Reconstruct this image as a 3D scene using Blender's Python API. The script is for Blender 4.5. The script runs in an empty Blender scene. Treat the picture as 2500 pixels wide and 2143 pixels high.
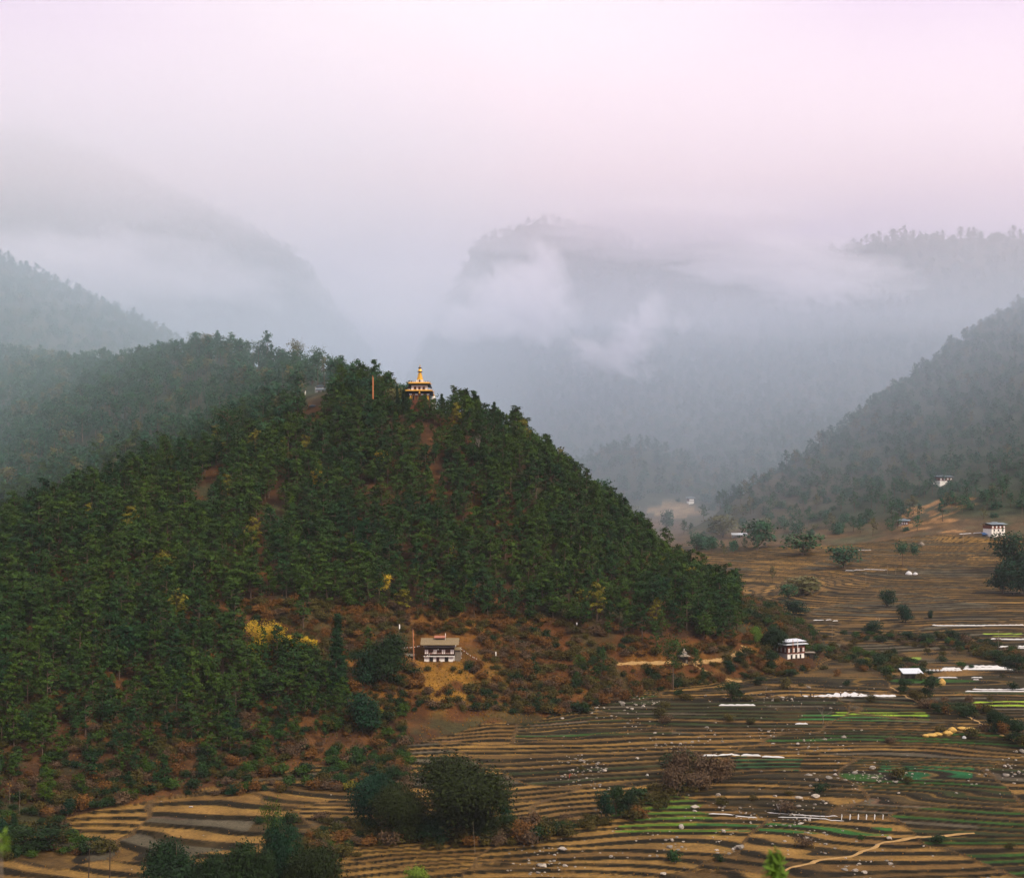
import bpy, math, random
import numpy as np
from mathutils import Vector, Matrix

random.seed(7)
RNG = np.random.default_rng(7)
SC = bpy.context.scene
COL = SC.collection
F = 3434.0           # focal length of the photograph in its own pixels
HX, HY = 1250.0, 1150.0   # principal column, horizon row
CZ = 150.0           # height of the camera above the river

# ------------------------------------------------------------------ camera
cam = bpy.data.objects.new('camera', bpy.data.cameras.new('camera'))
COL.objects.link(cam)
cam.location = (0, 0, CZ)
cam.rotation_euler = (math.radians(90), 0, 0)
cam.data.sensor_width = 36.0
cam.data.lens = 36.0 * F / 2500.0
cam.data.shift_y = (HY - 1071.5) / 2500.0
cam.data.clip_start = 0.5
cam.data.clip_end = 60000.0
cam.data.dof.use_dof = True
cam.data.dof.focus_distance = 600.0
cam.data.dof.aperture_fstop = 0.9
SC.camera = cam

# ------------------------------------------------------------------ sky and sun
SUN_EL, SUN_AZ = 42.0, 128.0      # azimuth clockwise from +Y (view direction)
W = bpy.data.worlds.new('World'); SC.world = W; W.use_nodes = True
nt = W.node_tree; N = nt.nodes; L = nt.links
for n in list(N): N.remove(n)
out = N.new('ShaderNodeOutputWorld'); bg = N.new('ShaderNodeBackground')
bg.inputs['Strength'].default_value = 0.1
sky = N.new('ShaderNodeTexSky'); sky.sky_type = 'NISHITA'; sky.sun_disc = False
sky.sun_elevation = math.radians(SUN_EL); sky.sun_rotation = math.radians(SUN_AZ)
sky.altitude = 1200; sky.air_density = 1.0; sky.dust_density = 2.0
def nmath(op, a, b=None, clamp=False):
    m = N.new('ShaderNodeMath'); m.operation = op; m.use_clamp = clamp
    for i, v in enumerate((a, b)):
        if v is None: continue
        if isinstance(v, (int, float)): m.inputs[i].default_value = v
        else: L.new(v, m.inputs[i])
    return m.outputs[0]
def nmix(f, a, b):
    m = N.new('ShaderNodeMix'); m.data_type = 'RGBA'
    for i, v in ((0, f), (6, a), (7, b)):
        if isinstance(v, (int, float)): m.inputs[i].default_value = v
        elif isinstance(v, tuple): m.inputs[i].default_value = (*v, 1)
        else: L.new(v, m.inputs[i])
    return m.outputs[2]
tc = N.new('ShaderNodeTexCoord')
def lobe(px, py, power):
    g = Vector(((px - HX) / F, 1.0, (HY - py) / F)).normalized()
    d = N.new('ShaderNodeVectorMath'); d.operation = 'DOT_PRODUCT'
    L.new(tc.outputs['Generated'], d.inputs[0]); d.inputs[1].default_value = g
    return nmath('POWER', nmath('MAXIMUM', d.outputs['Value'], 0.0), power)
cn = N.new('ShaderNodeTexNoise'); cn.inputs['Scale'].default_value = 3.2; cn.inputs['Detail'].default_value = 5
cn.inputs['Roughness'].default_value = 0.5
mp = N.new('ShaderNodeMapping'); mp.inputs['Scale'].default_value = (1, 1, 2.2); mp.inputs['Location'].default_value = (3.1, 1.7, 0.4)
L.new(tc.outputs['Generated'], mp.inputs[0]); L.new(mp.outputs[0], cn.inputs['Vector'])
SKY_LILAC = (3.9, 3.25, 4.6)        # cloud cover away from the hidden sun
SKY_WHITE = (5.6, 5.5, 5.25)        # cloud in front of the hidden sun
glow = nmath('MULTIPLY', lobe(1120, -60, 42.0), 1.2)
glow = nmath('ADD', glow, nmath('MULTIPLY', nmath('SUBTRACT', cn.outputs['Fac'], 0.68), 1.0), clamp=True)
edge = nmath('ADD', nmath('MULTIPLY', lobe(3050, -100, 24.0), 1.7), nmath('MULTIPLY', lobe(-600, 200, 26.0), 1.0), clamp=True)
cloud = nmix(glow, nmix(edge, SKY_LILAC, (2.2, 1.4, 3.5)), SKY_WHITE)
sz = N.new('ShaderNodeSeparateXYZ'); L.new(tc.outputs['Generated'], sz.inputs[0])
c2 = N.new('ShaderNodeTexNoise'); c2.inputs['Scale'].default_value = 8.0; c2.inputs['Detail'].default_value = 6; c2.inputs['Roughness'].default_value = .6; L.new(mp.outputs[0], c2.inputs['Vector'])
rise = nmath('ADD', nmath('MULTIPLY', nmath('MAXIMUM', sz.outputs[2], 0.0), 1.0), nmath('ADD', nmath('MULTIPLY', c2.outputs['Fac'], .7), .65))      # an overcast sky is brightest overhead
over = nmath('MULTIPLY', nmath('SUBTRACT', sz.outputs[2], 0.33), 3.0, clamp=True)          # unseen sky above the view set brighter and more neutral to light the ground
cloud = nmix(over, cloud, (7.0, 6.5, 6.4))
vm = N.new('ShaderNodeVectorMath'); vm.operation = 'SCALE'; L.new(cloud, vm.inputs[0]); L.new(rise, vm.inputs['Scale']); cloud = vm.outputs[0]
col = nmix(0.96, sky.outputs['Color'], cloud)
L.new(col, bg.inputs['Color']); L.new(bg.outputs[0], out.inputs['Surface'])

sd = bpy.data.lights.new('sun', 'SUN'); sd.energy = 3.5; sd.angle = math.radians(8); sd.color = (1.0, 0.88, 0.70)
sun = bpy.data.objects.new('sun', sd); COL.objects.link(sun)
az, el = math.radians(SUN_AZ), math.radians(SUN_EL)
sun.rotation_euler = Vector((math.sin(az) * math.cos(el), math.cos(az) * math.cos(el), math.sin(el))).to_track_quat('Z', 'Y').to_euler()

SC.view_settings.view_transform = 'Standard'
SC.view_settings.look = 'None'
SC.view_settings.gamma = 1.0
SC.view_settings.exposure = 0.42
SC.view_settings.use_curve_mapping = False
cy = SC.cycles
cy.max_bounces = 7; cy.diffuse_bounces = 2; cy.glossy_bounces = 1; cy.transmission_bounces = 2
cy.transparent_max_bounces = 8; cy.volume_bounces = 6; cy.caustics_reflective = False; cy.caustics_refractive = False
cy.sample_clamp_indirect = 3.0
cy.use_adaptive_sampling = True; cy.adaptive_threshold = 0.02

# ------------------------------------------------------------------ numpy helpers
def P(px, py, d):
    """photo position at a known distance -> world"""
    return np.array([(px - HX) / F * d, d, CZ + (HY - py) / F * d])
def img(x, y, z):
    yy = np.maximum(y, 1e-3)
    return HX + x / yy * F, HY - (z - CZ) / yy * F
def hash2(i, j, s=0):
    h = (i.astype(np.int64) * 374761393 + j.astype(np.int64) * 668265263 + s * 1442695041) & 0xffffffff
    h = ((h ^ (h >> 13)) * 1274126177) & 0xffffffff
    h = (h ^ (h >> 16)) & 0xffffff
    return h / float(0xffffff)
def vnoise(x, y, s=0):
    xi = np.floor(x); yi = np.floor(y); fx = x - xi; fy = y - yi
    fx = fx * fx * (3 - 2 * fx); fy = fy * fy * (3 - 2 * fy)
    xi = xi.astype(np.int64); yi = yi.astype(np.int64)
    a = hash2(xi, yi, s); b = hash2(xi + 1, yi, s); c = hash2(xi, yi + 1, s); d = hash2(xi + 1, yi + 1, s)
    return (a + (b - a) * fx) * (1 - fy) + (c + (d - c) * fx) * fy
def fbm(x, y, s=0, o=4, g=0.5):
    r = 0; a = 1; t = 0
    for k in range(o):
        r = r + a * (vnoise(x * 2 ** k + 17.3 * k, y * 2 ** k - 9.1 * k, s + k) - 0.5); t += a; a *= g
    return r / t * 2
def smax(a, b, k):
    h = np.clip(0.5 + 0.5 * (a - b) / k, 0, 1)
    return b + (a - b) * h + k * h * (1 - h)
def sstep(a, b, x):
    t = np.clip((x - a) / (b - a), 0, 1); return t * t * (3 - 2 * t)
def inpoly(px, py, poly):
    r = np.zeros(np.shape(px), bool); n = len(poly); j = n - 1
    for i in range(n):
        xi, yi = poly[i]; xj, yj = poly[j]
        c = ((yi > py) != (yj > py)) & (px < (xj - xi) * (py - yi) / (yj - yi + 1e-9) + xi)
        r ^= c; j = i
    return r

# ------------------------------------------------------------------ the lie of the land
def _row(py):                      # farmed floor: one gentle slope down towards the river, distance fixed by the row it is seen in
    return {2143: 387, 2000: 431, 1850: 489, 1750: 537, 1693: 570}[py]
BASE_PX = [(px, py, _row(py) + 4 * math.sin(px * .004 + py * .01)) for py in (2143, 2000, 1850) for px in (-250, 0, 350, 700, 1050, 1400, 1700, 2000, 2250, 2500, 2750)]
BASE_PX += [(px, 1750, 537) for px in (1000, 1300, 1600, 1850, 2100, 2350, 2600)] + [(px, 1693, 570) for px in (1700, 1900, 2080, 2300, 2500, 2700)]
BASE_PX += [(1930,1616,682),(2200,1600,700),(2450,1600,704),(2700,1600,704),(2200,1500,825),(2450,1500,830),(2700,1500,830),(2000,1540,770),(1850,1560,760),
 (2200,1400,985),(2430,1305,1120),(2100,1330,1150),(1990,1450,900),(2300,1300,1140),(2500,1400,985),(2700,1400,985),
 (1900,1420,1020),(1700,1420,1020),(1750,1330,1250),(1650,1270,1450),(1850,1300,1330),(1600,1250,1600)]
pts = [P(*p) for p in BASE_PX]
for x in (-600, -300, 0, 300, 600):
    for y, z in ((320, 23), (250, 12), (120, 72), (60, 112), (30, 131), (8, 145), (0, 147.6), (-60, 168)):
        pts.append(np.array([x, y, z + (0 if abs(x) < 400 or y > 200 else 8)]))
for x, y, z in ((-400,800,85),(-250,900,90),(0,950,80),(100,900,62),(-900,800,90),(900,800,70),(-600,1300,100),(0,1500,95),(300,2000,120),
                (-1200,2000,130),(1500,1500,120),(0,3000,200),(2500,3000,200),(-2500,3000,200),(0,7000,300),(4000,7000,300),(-4000,7000,300),
                (-2500,0,120),(2500,0,120),(0,-1500,260)):
    pts.append(np.array([float(x), float(y), float(z)]))
pts = np.array(pts)
C2 = 30.0 ** 2
def _k(ax, ay, bx, by): return np.sqrt((ax[:, None] - bx[None]) ** 2 + (ay[:, None] - by[None]) ** 2 + C2)
_K = _k(pts[:, 0], pts[:, 1], pts[:, 0], pts[:, 1]); n_ = len(pts)
_A = np.zeros((n_ + 1, n_ + 1)); _A[:n_, :n_] = _K - np.eye(n_) * 2.0; _A[:n_, n_] = 1; _A[n_, :n_] = 1
_w = np.linalg.solve(_A, np.append(pts[:, 2], 0))
def base_h(x, y):
    r = np.empty(x.shape); xf = x.ravel(); yf = y.ravel(); o = np.empty(xf.shape)
    for i in range(0, len(xf), 60000):
        s = slice(i, i + 60000)
        o[s] = _k(xf[s], yf[s], pts[:, 0], pts[:, 1]) @ _w[:n_] + _w[n_]
    r[...] = o.reshape(x.shape); return r

# crests: (px, py, distance, side slope)
HILL = [(-500,1640,585,.3),(-300,1560,600,.3),(-50,1420,635,.33),(100,1330,655,.35),(250,1235,680,.38),(400,1172,705,.41),(520,1150,720,.42),(650,1110,735,.44),(780,1060,748,.5),
        (900,1025,750,.6),(1025,1000,745,.69),(1120,1010,745,.71),(1190,1040,745,.72),(1300,1112,740,.76),(1420,1240,735,.80),(1535,1370,725,.84),(1635,1480,715,.86),(1715,1585,700,.8),(1760,1650,690,.8)]
LEFT = [(900,1025,750,.5),(870,980,790,.5),(800,945,850,.5),(700,910,910,.5),(600,892,960,.5),(500,885,1010,.5),(400,890,1070,.5),(330,900,1130,.5),
        (200,905,1200,.45),(60,900,1290,.45),(-150,860,1350,.45),(-500,750,1400,.45)]
LEFT2 = [(420,950,1750,.6),(330,925,1750,.6),(200,880,1740,.55),(100,800,1700,.5),(0,705,1700,.5),(-200,550,1750,.5),(-600,300,1800,.5)]
FARL = [(1000,1010,2900,.5),(900,915,3000,.5),(800,840,3100,.5),(700,760,3200,.5),(620,690,3250,.55),(530,610,3300,.55),(430,540,3300,.55),(300,440,3400,.5),(100,340,3500,.5),(-300,250,3500,.5),(-900,200,3500,.5)]
FARC = [(1090,900,3300,.6),(1130,800,3300,.6),(1160,710,3250,.6),(1210,655,3200,.55),(1265,610,3200,.45),(1335,540,3200,.45),(1400,590,3200,.42),(1470,640,3230,.38),(1560,632,3250,.34),(1680,598,3250,.33),(1800,610,3200,.33),
        (1950,625,3150,.33),(2100,612,3000,.36),(2250,592,2800,.4),(2500,590,2700,.4),(2800,560,2700,.4),(3300,560,2700,.4)]
SPUR = [(1330,1200,1560,.5),(1450,1140,1600,.55),(1550,1075,1640,.6),(1620,1110,1680,.6),(1750,1180,1760,.55)]
SPUR2 = [(1900,760,2600,.4),(1950,900,2200,.4),(1980,1020,1850,.35),(1900,1130,1650,.3)]
RIGHT = [(1880,1258,1400,.4),(2000,1200,1470,.4),(2150,1120,1540,.4),(2250,1050,1600,.4),(2350,950,1660,.4),(2430,865,1720,.42),(2500,795,1750,.42),(2800,600,1850,.42),(3300,400,1900,.42)]
def ridge(x, y, cr, round_=12.0):
    best = np.full(x.shape, -1e9)
    for a, b in zip(cr[:-1], cr[1:]):
        A = P(*a[:3]); B = P(*b[:3]); dx, dy = B[0] - A[0], B[1] - A[1]; ll = dx * dx + dy * dy
        t = np.clip(((x - A[0]) * dx + (y - A[1]) * dy) / ll, 0, 1)
        dist = np.sqrt((x - A[0] - t * dx) ** 2 + (y - A[1] - t * dy) ** 2 + round_ ** 2) - round_
        best = np.maximum(best, A[2] + (B[2] - A[2]) * t - dist * (a[3] + (b[3] - a[3]) * t))
    return best
HS = 0.85
PADS = [(-30.0, 566.5, 73.8, (14.0, 8.5)), (130.0, 649.5, 64.2, (9.5, 8.0))]
def land(x, y):
    """smooth ground height, and the untouched valley floor"""
    wx = x + 14 * fbm(x / 90, y / 90, 3, 3); wy = y + 14 * fbm(x / 90, y / 90, 8, 3)
    b = base_h(x, y)
    far = sstep(1150, 1700, y)
    b = b + (fbm(x / 55, y / 55, 21, 2) * .45 + fbm(x / 130, y / 130, 22, 2) * 1.6) * sstep(250, 380, y) + far * 10 * fbm(x / 220, y / 220, 5, 3)
    h = np.maximum(ridge(wx, wy, HILL, 14), -1e9)
    h = h - .19 * np.maximum(0, x - 4) * sstep(16, 52, h - b)
    h = h + fbm(x / 60, y / 60, 31, 4) * 4.0
    z = smax(b, h, 7.0)
    for qx, qy, qz, qr in PADS:
        k = 1 - sstep(.72, 1.35, np.hypot((x - qx) / qr[0], (y - qy) / qr[1])); z = z + (qz - z) * k
    l = ridge(wx, wy, LEFT, 20) + fbm(x / 110, y / 110, 41, 4) * 10 - np.maximum(0, 775 - y) * .7 - np.maximum(0, x + 50) * .6
    z = smax(z, l, 10)
    fx = x + 90 * fbm(x / 420, y / 420, 51, 4); fy = y + 90 * fbm(x / 420, y / 420, 57, 4)
    g = fbm(x / 380, y / 380, 61, 5, 0.55)
    wallL = 1.5 * np.maximum(0, np.interp(y, [1500, 2100, 3200, 3500], [150, 30, -75, -90]) + 45 * g - x); wallR = .9 * np.maximum(0, x + 520)
    for cr, rd, am in ((LEFT2, 30, 22), (FARL, 40, 40), (FARC, 40, 34), (SPUR, 30, 18), (SPUR2, 60, 25), (RIGHT, 30, 16)):
        sel = y > 1100
        rr = np.full(x.shape, -1e9)
        if sel.any(): rr[sel] = ridge(fx[sel] * .3 + x[sel] * .7, fy[sel] * .3 + y[sel] * .7, cr, rd) + g[sel] * am
        if cr is FARC: rr = rr - wallL
        if cr is FARL: rr = rr - wallR
        if cr is RIGHT: rr = rr - .75 * np.maximum(0, (x - 257) * -.678 + (y - 1400) * .736)
        z = smax(z, rr, 18)
    return z, b
def cells(x, y, size=56.0):
    """irregular holdings: id of the nearest jittered cell centre"""
    gx = np.floor(x / size).astype(np.int64); gy = np.floor(y / size).astype(np.int64)
    bd = np.full(x.shape, 1e18); b2 = np.full(x.shape, 1e18); bi = np.zeros(x.shape, np.int64); bx = np.zeros(x.shape); by = np.ones(x.shape)
    for i in (-1, 0, 1):
        for j in (-1, 0, 1):
            cx = gx + i; cy_ = gy + j
            px = (cx + 0.15 + 0.7 * hash2(cx, cy_, 91)) * size; py = (cy_ + 0.15 + 0.7 * hash2(cx, cy_, 92)) * size
            d = (x - px) ** 2 + (1.6 * (y - py)) ** 2
            m = d < bd
            b2 = np.where(m, bd, np.minimum(b2, d)); bd = np.where(m, d, bd)
            bi = np.where(m, cx * 4099 + cy_, bi); bx = np.where(m, px, bx); by = np.where(m, py, by)
    return bi, np.sqrt(b2) - np.sqrt(bd), bx, by
def terrace(x, y, full=False):
    """final ground: terraced where the valley floor is farmed. returns z, farmed mask, level, cell, fraction in step, gap to border"""
    z, b = land(x, y)
    qx, qy = img(x, y, z)
    farm = (np.abs(z - b) < 1.2) & (y > 330) & (y < 1260)
    wx = x + 16 * fbm(x / 40, y / 40, 71, 3); wy = y + 16 * fbm(x / 40, y / 40, 76, 3)
    cell, gap, ccx, ccy = cells(wx, wy)
    off = hash2(cell, cell * 0, 5) * HS
    hs = HS * (0.8 + 0.5 * hash2(cell, cell * 0, 6)) * np.where((ccx < -70) | (ccy < 400), .98, .66)
    ze = z + off + 0.14 * fbm(x / 22, y / 22, 81, 2) + .62 * fbm(x / 60, y / 12, 84, 2)
    lev = np.floor(ze / hs); f = ze / hs - lev
    r = np.where((ccx < -70) | (ccy < 400), .24, .30)
    zt = hs * (lev + sstep(1 - r, 1.0, f)) - off
    m = np.where(farm, 1.0, 0.0) * sstep(0.0, 1.3, gap)
    zn = z * (1 - m) + zt * m
    if full: return zn, farm, lev, cell, f, gap, z, b, ccx, ccy
    return zn, farm, lev, cell, f, gap, z, b

# ------------------------------------------------------------------ materials
MATS = {}
def new_mat(name):
    m = bpy.data.materials.new(name); m.use_nodes = True
    for n in list(m.node_tree.nodes): m.node_tree.nodes.remove(n)
    MATS[name] = m; return m, m.node_tree.nodes, m.node_tree.links
def simple_mat(name, color, rough=0.75, var=0.18, scale=1.2, metal=0.0, spec=0.3, bump=0.0, stretch=(1, 1, 1)):
    m, N, L = new_mat(name)
    o = N.new('ShaderNodeOutputMaterial'); b = N.new('ShaderNodeBsdfPrincipled')
    b.inputs['Roughness'].default_value = rough; b.inputs['Metallic'].default_value = metal
    b.inputs['Specular IOR Level'].default_value = spec
    tc = N.new('ShaderNodeTexCoord'); mp = N.new('ShaderNodeMapping'); mp.inputs['Scale'].default_value = stretch
    L.new(tc.outputs['Object'], mp.inputs[0])
    nz = N.new('ShaderNodeTexNoise'); nz.inputs['Scale'].default_value = scale; nz.inputs['Detail'].default_value = 4
    L.new(mp.outputs[0], nz.inputs['Vector'])
    mr = N.new('ShaderNodeMapRange'); mr.inputs['From Min'].default_value = 0.25; mr.inputs['From Max'].default_value = 0.75
    mr.inputs['To Min'].default_value = 1 - var; mr.inputs['To Max'].default_value = 1 + var
    L.new(nz.outputs['Fac'], mr.inputs['Value'])
    vm = N.new('ShaderNodeVectorMath'); vm.operation = 'SCALE'; vm.inputs[0].default_value = color
    L.new(mr.outputs[0], vm.inputs['Scale']); L.new(vm.outputs[0], b.inputs['Base Color'])
    if bump:
        bp = N.new('ShaderNodeBump'); bp.inputs['Strength'].default_value = bump; bp.inputs['Distance'].default_value = 0.1
        L.new(nz.outputs['Fac'], bp.inputs['Height']); L.new(bp.outputs[0], b.inputs['Normal'])
    L.new(b.outputs[0], o.inputs['Surface']); return m

def ground_mat():
    m, N, L = new_mat('ground')
    o = N.new('ShaderNodeOutputMaterial'); b = N.new('ShaderNodeBsdfPrincipled')
    b.inputs['Roughness'].default_value = 0.95; b.inputs['Specular IOR Level'].default_value = 0.1
    a = N.new('ShaderNodeAttribute'); a.attribute_name = 'soil'; a.attribute_type = 'GEOMETRY'
    g = N.new('ShaderNodeNewGeometry')
    def noise(s, d, r=0.55):
        n = N.new('ShaderNodeTexNoise'); n.inputs['Scale'].default_value = s; n.inputs['Detail'].default_value = d
        n.inputs['Roughness'].default_value = r; L.new(g.outputs['Position'], n.inputs['Vector']); return n.outputs['Fac']
    def mr(v, f0, f1, t0, t1):
        q = N.new('ShaderNodeMapRange'); q.inputs['From Min'].default_value = f0; q.inputs['From Max'].default_value = f1
        q.inputs['To Min'].default_value = t0; q.inputs['To Max'].default_value = t1; L.new(v, q.inputs['Value']); return q.outputs[0]
    n1 = mr(noise(0.09, 4), .3, .7, .40, .84); n2 = mr(noise(0.9, 5, .7), .3, .7, .62, 1.4)
    mu = N.new('ShaderNodeMath'); mu.operation = 'MULTIPLY'; L.new(n1, mu.inputs[0]); L.new(n2, mu.inputs[1])
    vm = N.new('ShaderNodeVectorMath'); vm.operation = 'SCALE'; L.new(a.outputs['Color'], vm.inputs[0]); L.new(mu.outputs[0], vm.inputs['Scale'])
    # tufts of dry grass and clods
    mx = N.new('ShaderNodeMix'); mx.data_type = 'RGBA'; L.new(mr(noise(0.35, 6, .75), .52, .66, 0, .45), mx.inputs[0])
    L.new(vm.outputs[0], mx.inputs[6])
    v2 = N.new('ShaderNodeVectorMath'); v2.operation = 'MULTIPLY'; L.new(vm.outputs[0], v2.inputs[0]); v2.inputs[1].default_value = (.42, .48, .5)
    L.new(v2.outputs[0], mx.inputs[7]); L.new(mx.outputs[2], b.inputs['Base Color'])
    bp = N.new('ShaderNodeBump'); bp.inputs['Strength'].default_value = 0.9; bp.inputs['Distance'].default_value = 0.5
    L.new(noise(1.3, 5, .7), bp.inputs['Height']); L.new(bp.outputs[0], b.inputs['Normal'])
    L.new(b.outputs[0], o.inputs['Surface']); return m
GROUND = ground_mat()

def leaf_mat(name, c0, c1, c2=None, p2=0.12, trans=0.12, rough=0.6):
    """leaf colour runs from c0 to c1 tree by tree and clump by clump; a few trees take c2"""
    m, N, L = new_mat(name)
    o = N.new('ShaderNodeOutputMaterial')
    oi = N.new('ShaderNodeObjectInfo'); at = N.new('ShaderNodeAttribute'); at.attribute_name = 'tint'
    mx = N.new('ShaderNodeMix'); mx.data_type = 'RGBA'
    mx.inputs[6].default_value = (*c0, 1); mx.inputs[7].default_value = (*c1, 1)
    pn = N.new('ShaderNodeTexNoise'); pn.inputs['Scale'].default_value = .022; pn.inputs['Detail'].default_value = 2.0; L.new(oi.outputs['Location'], pn.inputs['Vector'])
    m1 = N.new('ShaderNodeMapRange'); m1.inputs['From Min'].default_value = .3; m1.inputs['From Max'].default_value = .7; L.new(pn.outputs['Fac'], m1.inputs['Value'])
    m3 = N.new('ShaderNodeMath'); m3.operation = 'MULTIPLY_ADD'; L.new(oi.outputs['Random'], m3.inputs[0]); m3.inputs[1].default_value = .65
    m4 = N.new('ShaderNodeMath'); m4.operation = 'MULTIPLY'; L.new(m1.outputs[0], m4.inputs[0]); m4.inputs[1].default_value = .35; L.new(m4.outputs[0], m3.inputs[2]); L.new(m3.outputs[0], mx.inputs[0])
    c = mx.outputs[2]
    if c2:
        wn = N.new('ShaderNodeTexWhiteNoise'); wn.noise_dimensions = '1D'; L.new(oi.outputs['Random'], wn.inputs['W'])
        lt = N.new('ShaderNodeMath'); lt.operation = 'LESS_THAN'; lt.inputs[1].default_value = p2; L.new(wn.outputs['Value'], lt.inputs[0])
        m2 = N.new('ShaderNodeMix'); m2.data_type = 'RGBA'; L.new(lt.outputs[0], m2.inputs[0]); L.new(c, m2.inputs[6]); m2.inputs[7].default_value = (*c2, 1)
        c = m2.outputs[2]
    mr = N.new('ShaderNodeMapRange'); mr.inputs['To Min'].default_value = 0.62; mr.inputs['To Max'].default_value = 1.42; L.new(at.outputs['Fac'], mr.inputs['Value'])
    vm = N.new('ShaderNodeVectorMath'); vm.operation = 'SCALE'; L.new(c, vm.inputs[0]); L.new(mr.outputs[0], vm.inputs['Scale'])
    df = N.new('ShaderNodeBsdfPrincipled'); df.inputs['Roughness'].default_value = rough; df.inputs['Specular IOR Level'].default_value = 0.06
    L.new(vm.outputs[0], df.inputs['Base Color'])
    tr = N.new('ShaderNodeBsdfTranslucent'); L.new(vm.outputs[0], tr.inputs['Color'])
    ms = N.new('ShaderNodeMixShader'); ms.inputs[0].default_value = trans
    L.new(df.outputs[0], ms.inputs[1]); L.new(tr.outputs[0], ms.inputs[2]); L.new(ms.outputs[0], o.inputs['Surface'])
    return m
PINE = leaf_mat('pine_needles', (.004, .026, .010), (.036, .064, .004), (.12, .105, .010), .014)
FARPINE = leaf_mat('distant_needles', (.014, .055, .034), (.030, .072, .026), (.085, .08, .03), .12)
BARK = simple_mat('bark', (.085, .055, .038), .9, .35, 3.0)
PALE_BARK = simple_mat('pale_bark', (.30, .26, .21), .9, .3, 3.0)

# ------------------------------------------------------------------ mesh helpers
def mesh_np(name, verts, faces, mats, fmat=None, attrs=None, smooth=False):
    """faces: (n,3) or (n,4) int array"""
    me = bpy.data.meshes.new(name); verts = np.asarray(verts, np.float32); faces = np.asarray(faces, np.int32)
    n, k = faces.shape
    me.vertices.add(len(verts)); me.vertices.foreach_set('co', verts.ravel())
    me.loops.add(n * k); me.loops.foreach_set('vertex_index', faces.ravel())
    me.polygons.add(n); me.polygons.foreach_set('loop_start', np.arange(0, n * k, k, dtype=np.int32))
    if fmat is not None: me.polygons.foreach_set('material_index', np.asarray(fmat, np.int32))
    me.polygons.foreach_set('use_smooth', np.full(n, smooth, bool))
    for m in mats: me.materials.append(m)
    me.update(calc_edges=True)
    for an, (ty, dom, data) in (attrs or {}).items():
        a = me.attributes.new(an, ty, dom); a.data.foreach_set({'FLOAT': 'value', 'INT': 'value', 'FLOAT_COLOR': 'color', 'FLOAT_VECTOR': 'vector'}[ty], np.asarray(data, np.float32 if ty != 'INT' else np.int32).ravel())
    return me
def link(name, data, parent=None, loc=None, **props):
    o = bpy.data.objects.new(name, data); COL.objects.link(o)
    if parent is not None: o.parent = parent
    if loc is not None: o.location = loc
    for k, v in props.items():
        if v is not None: o[k] = v
    return o

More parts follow.
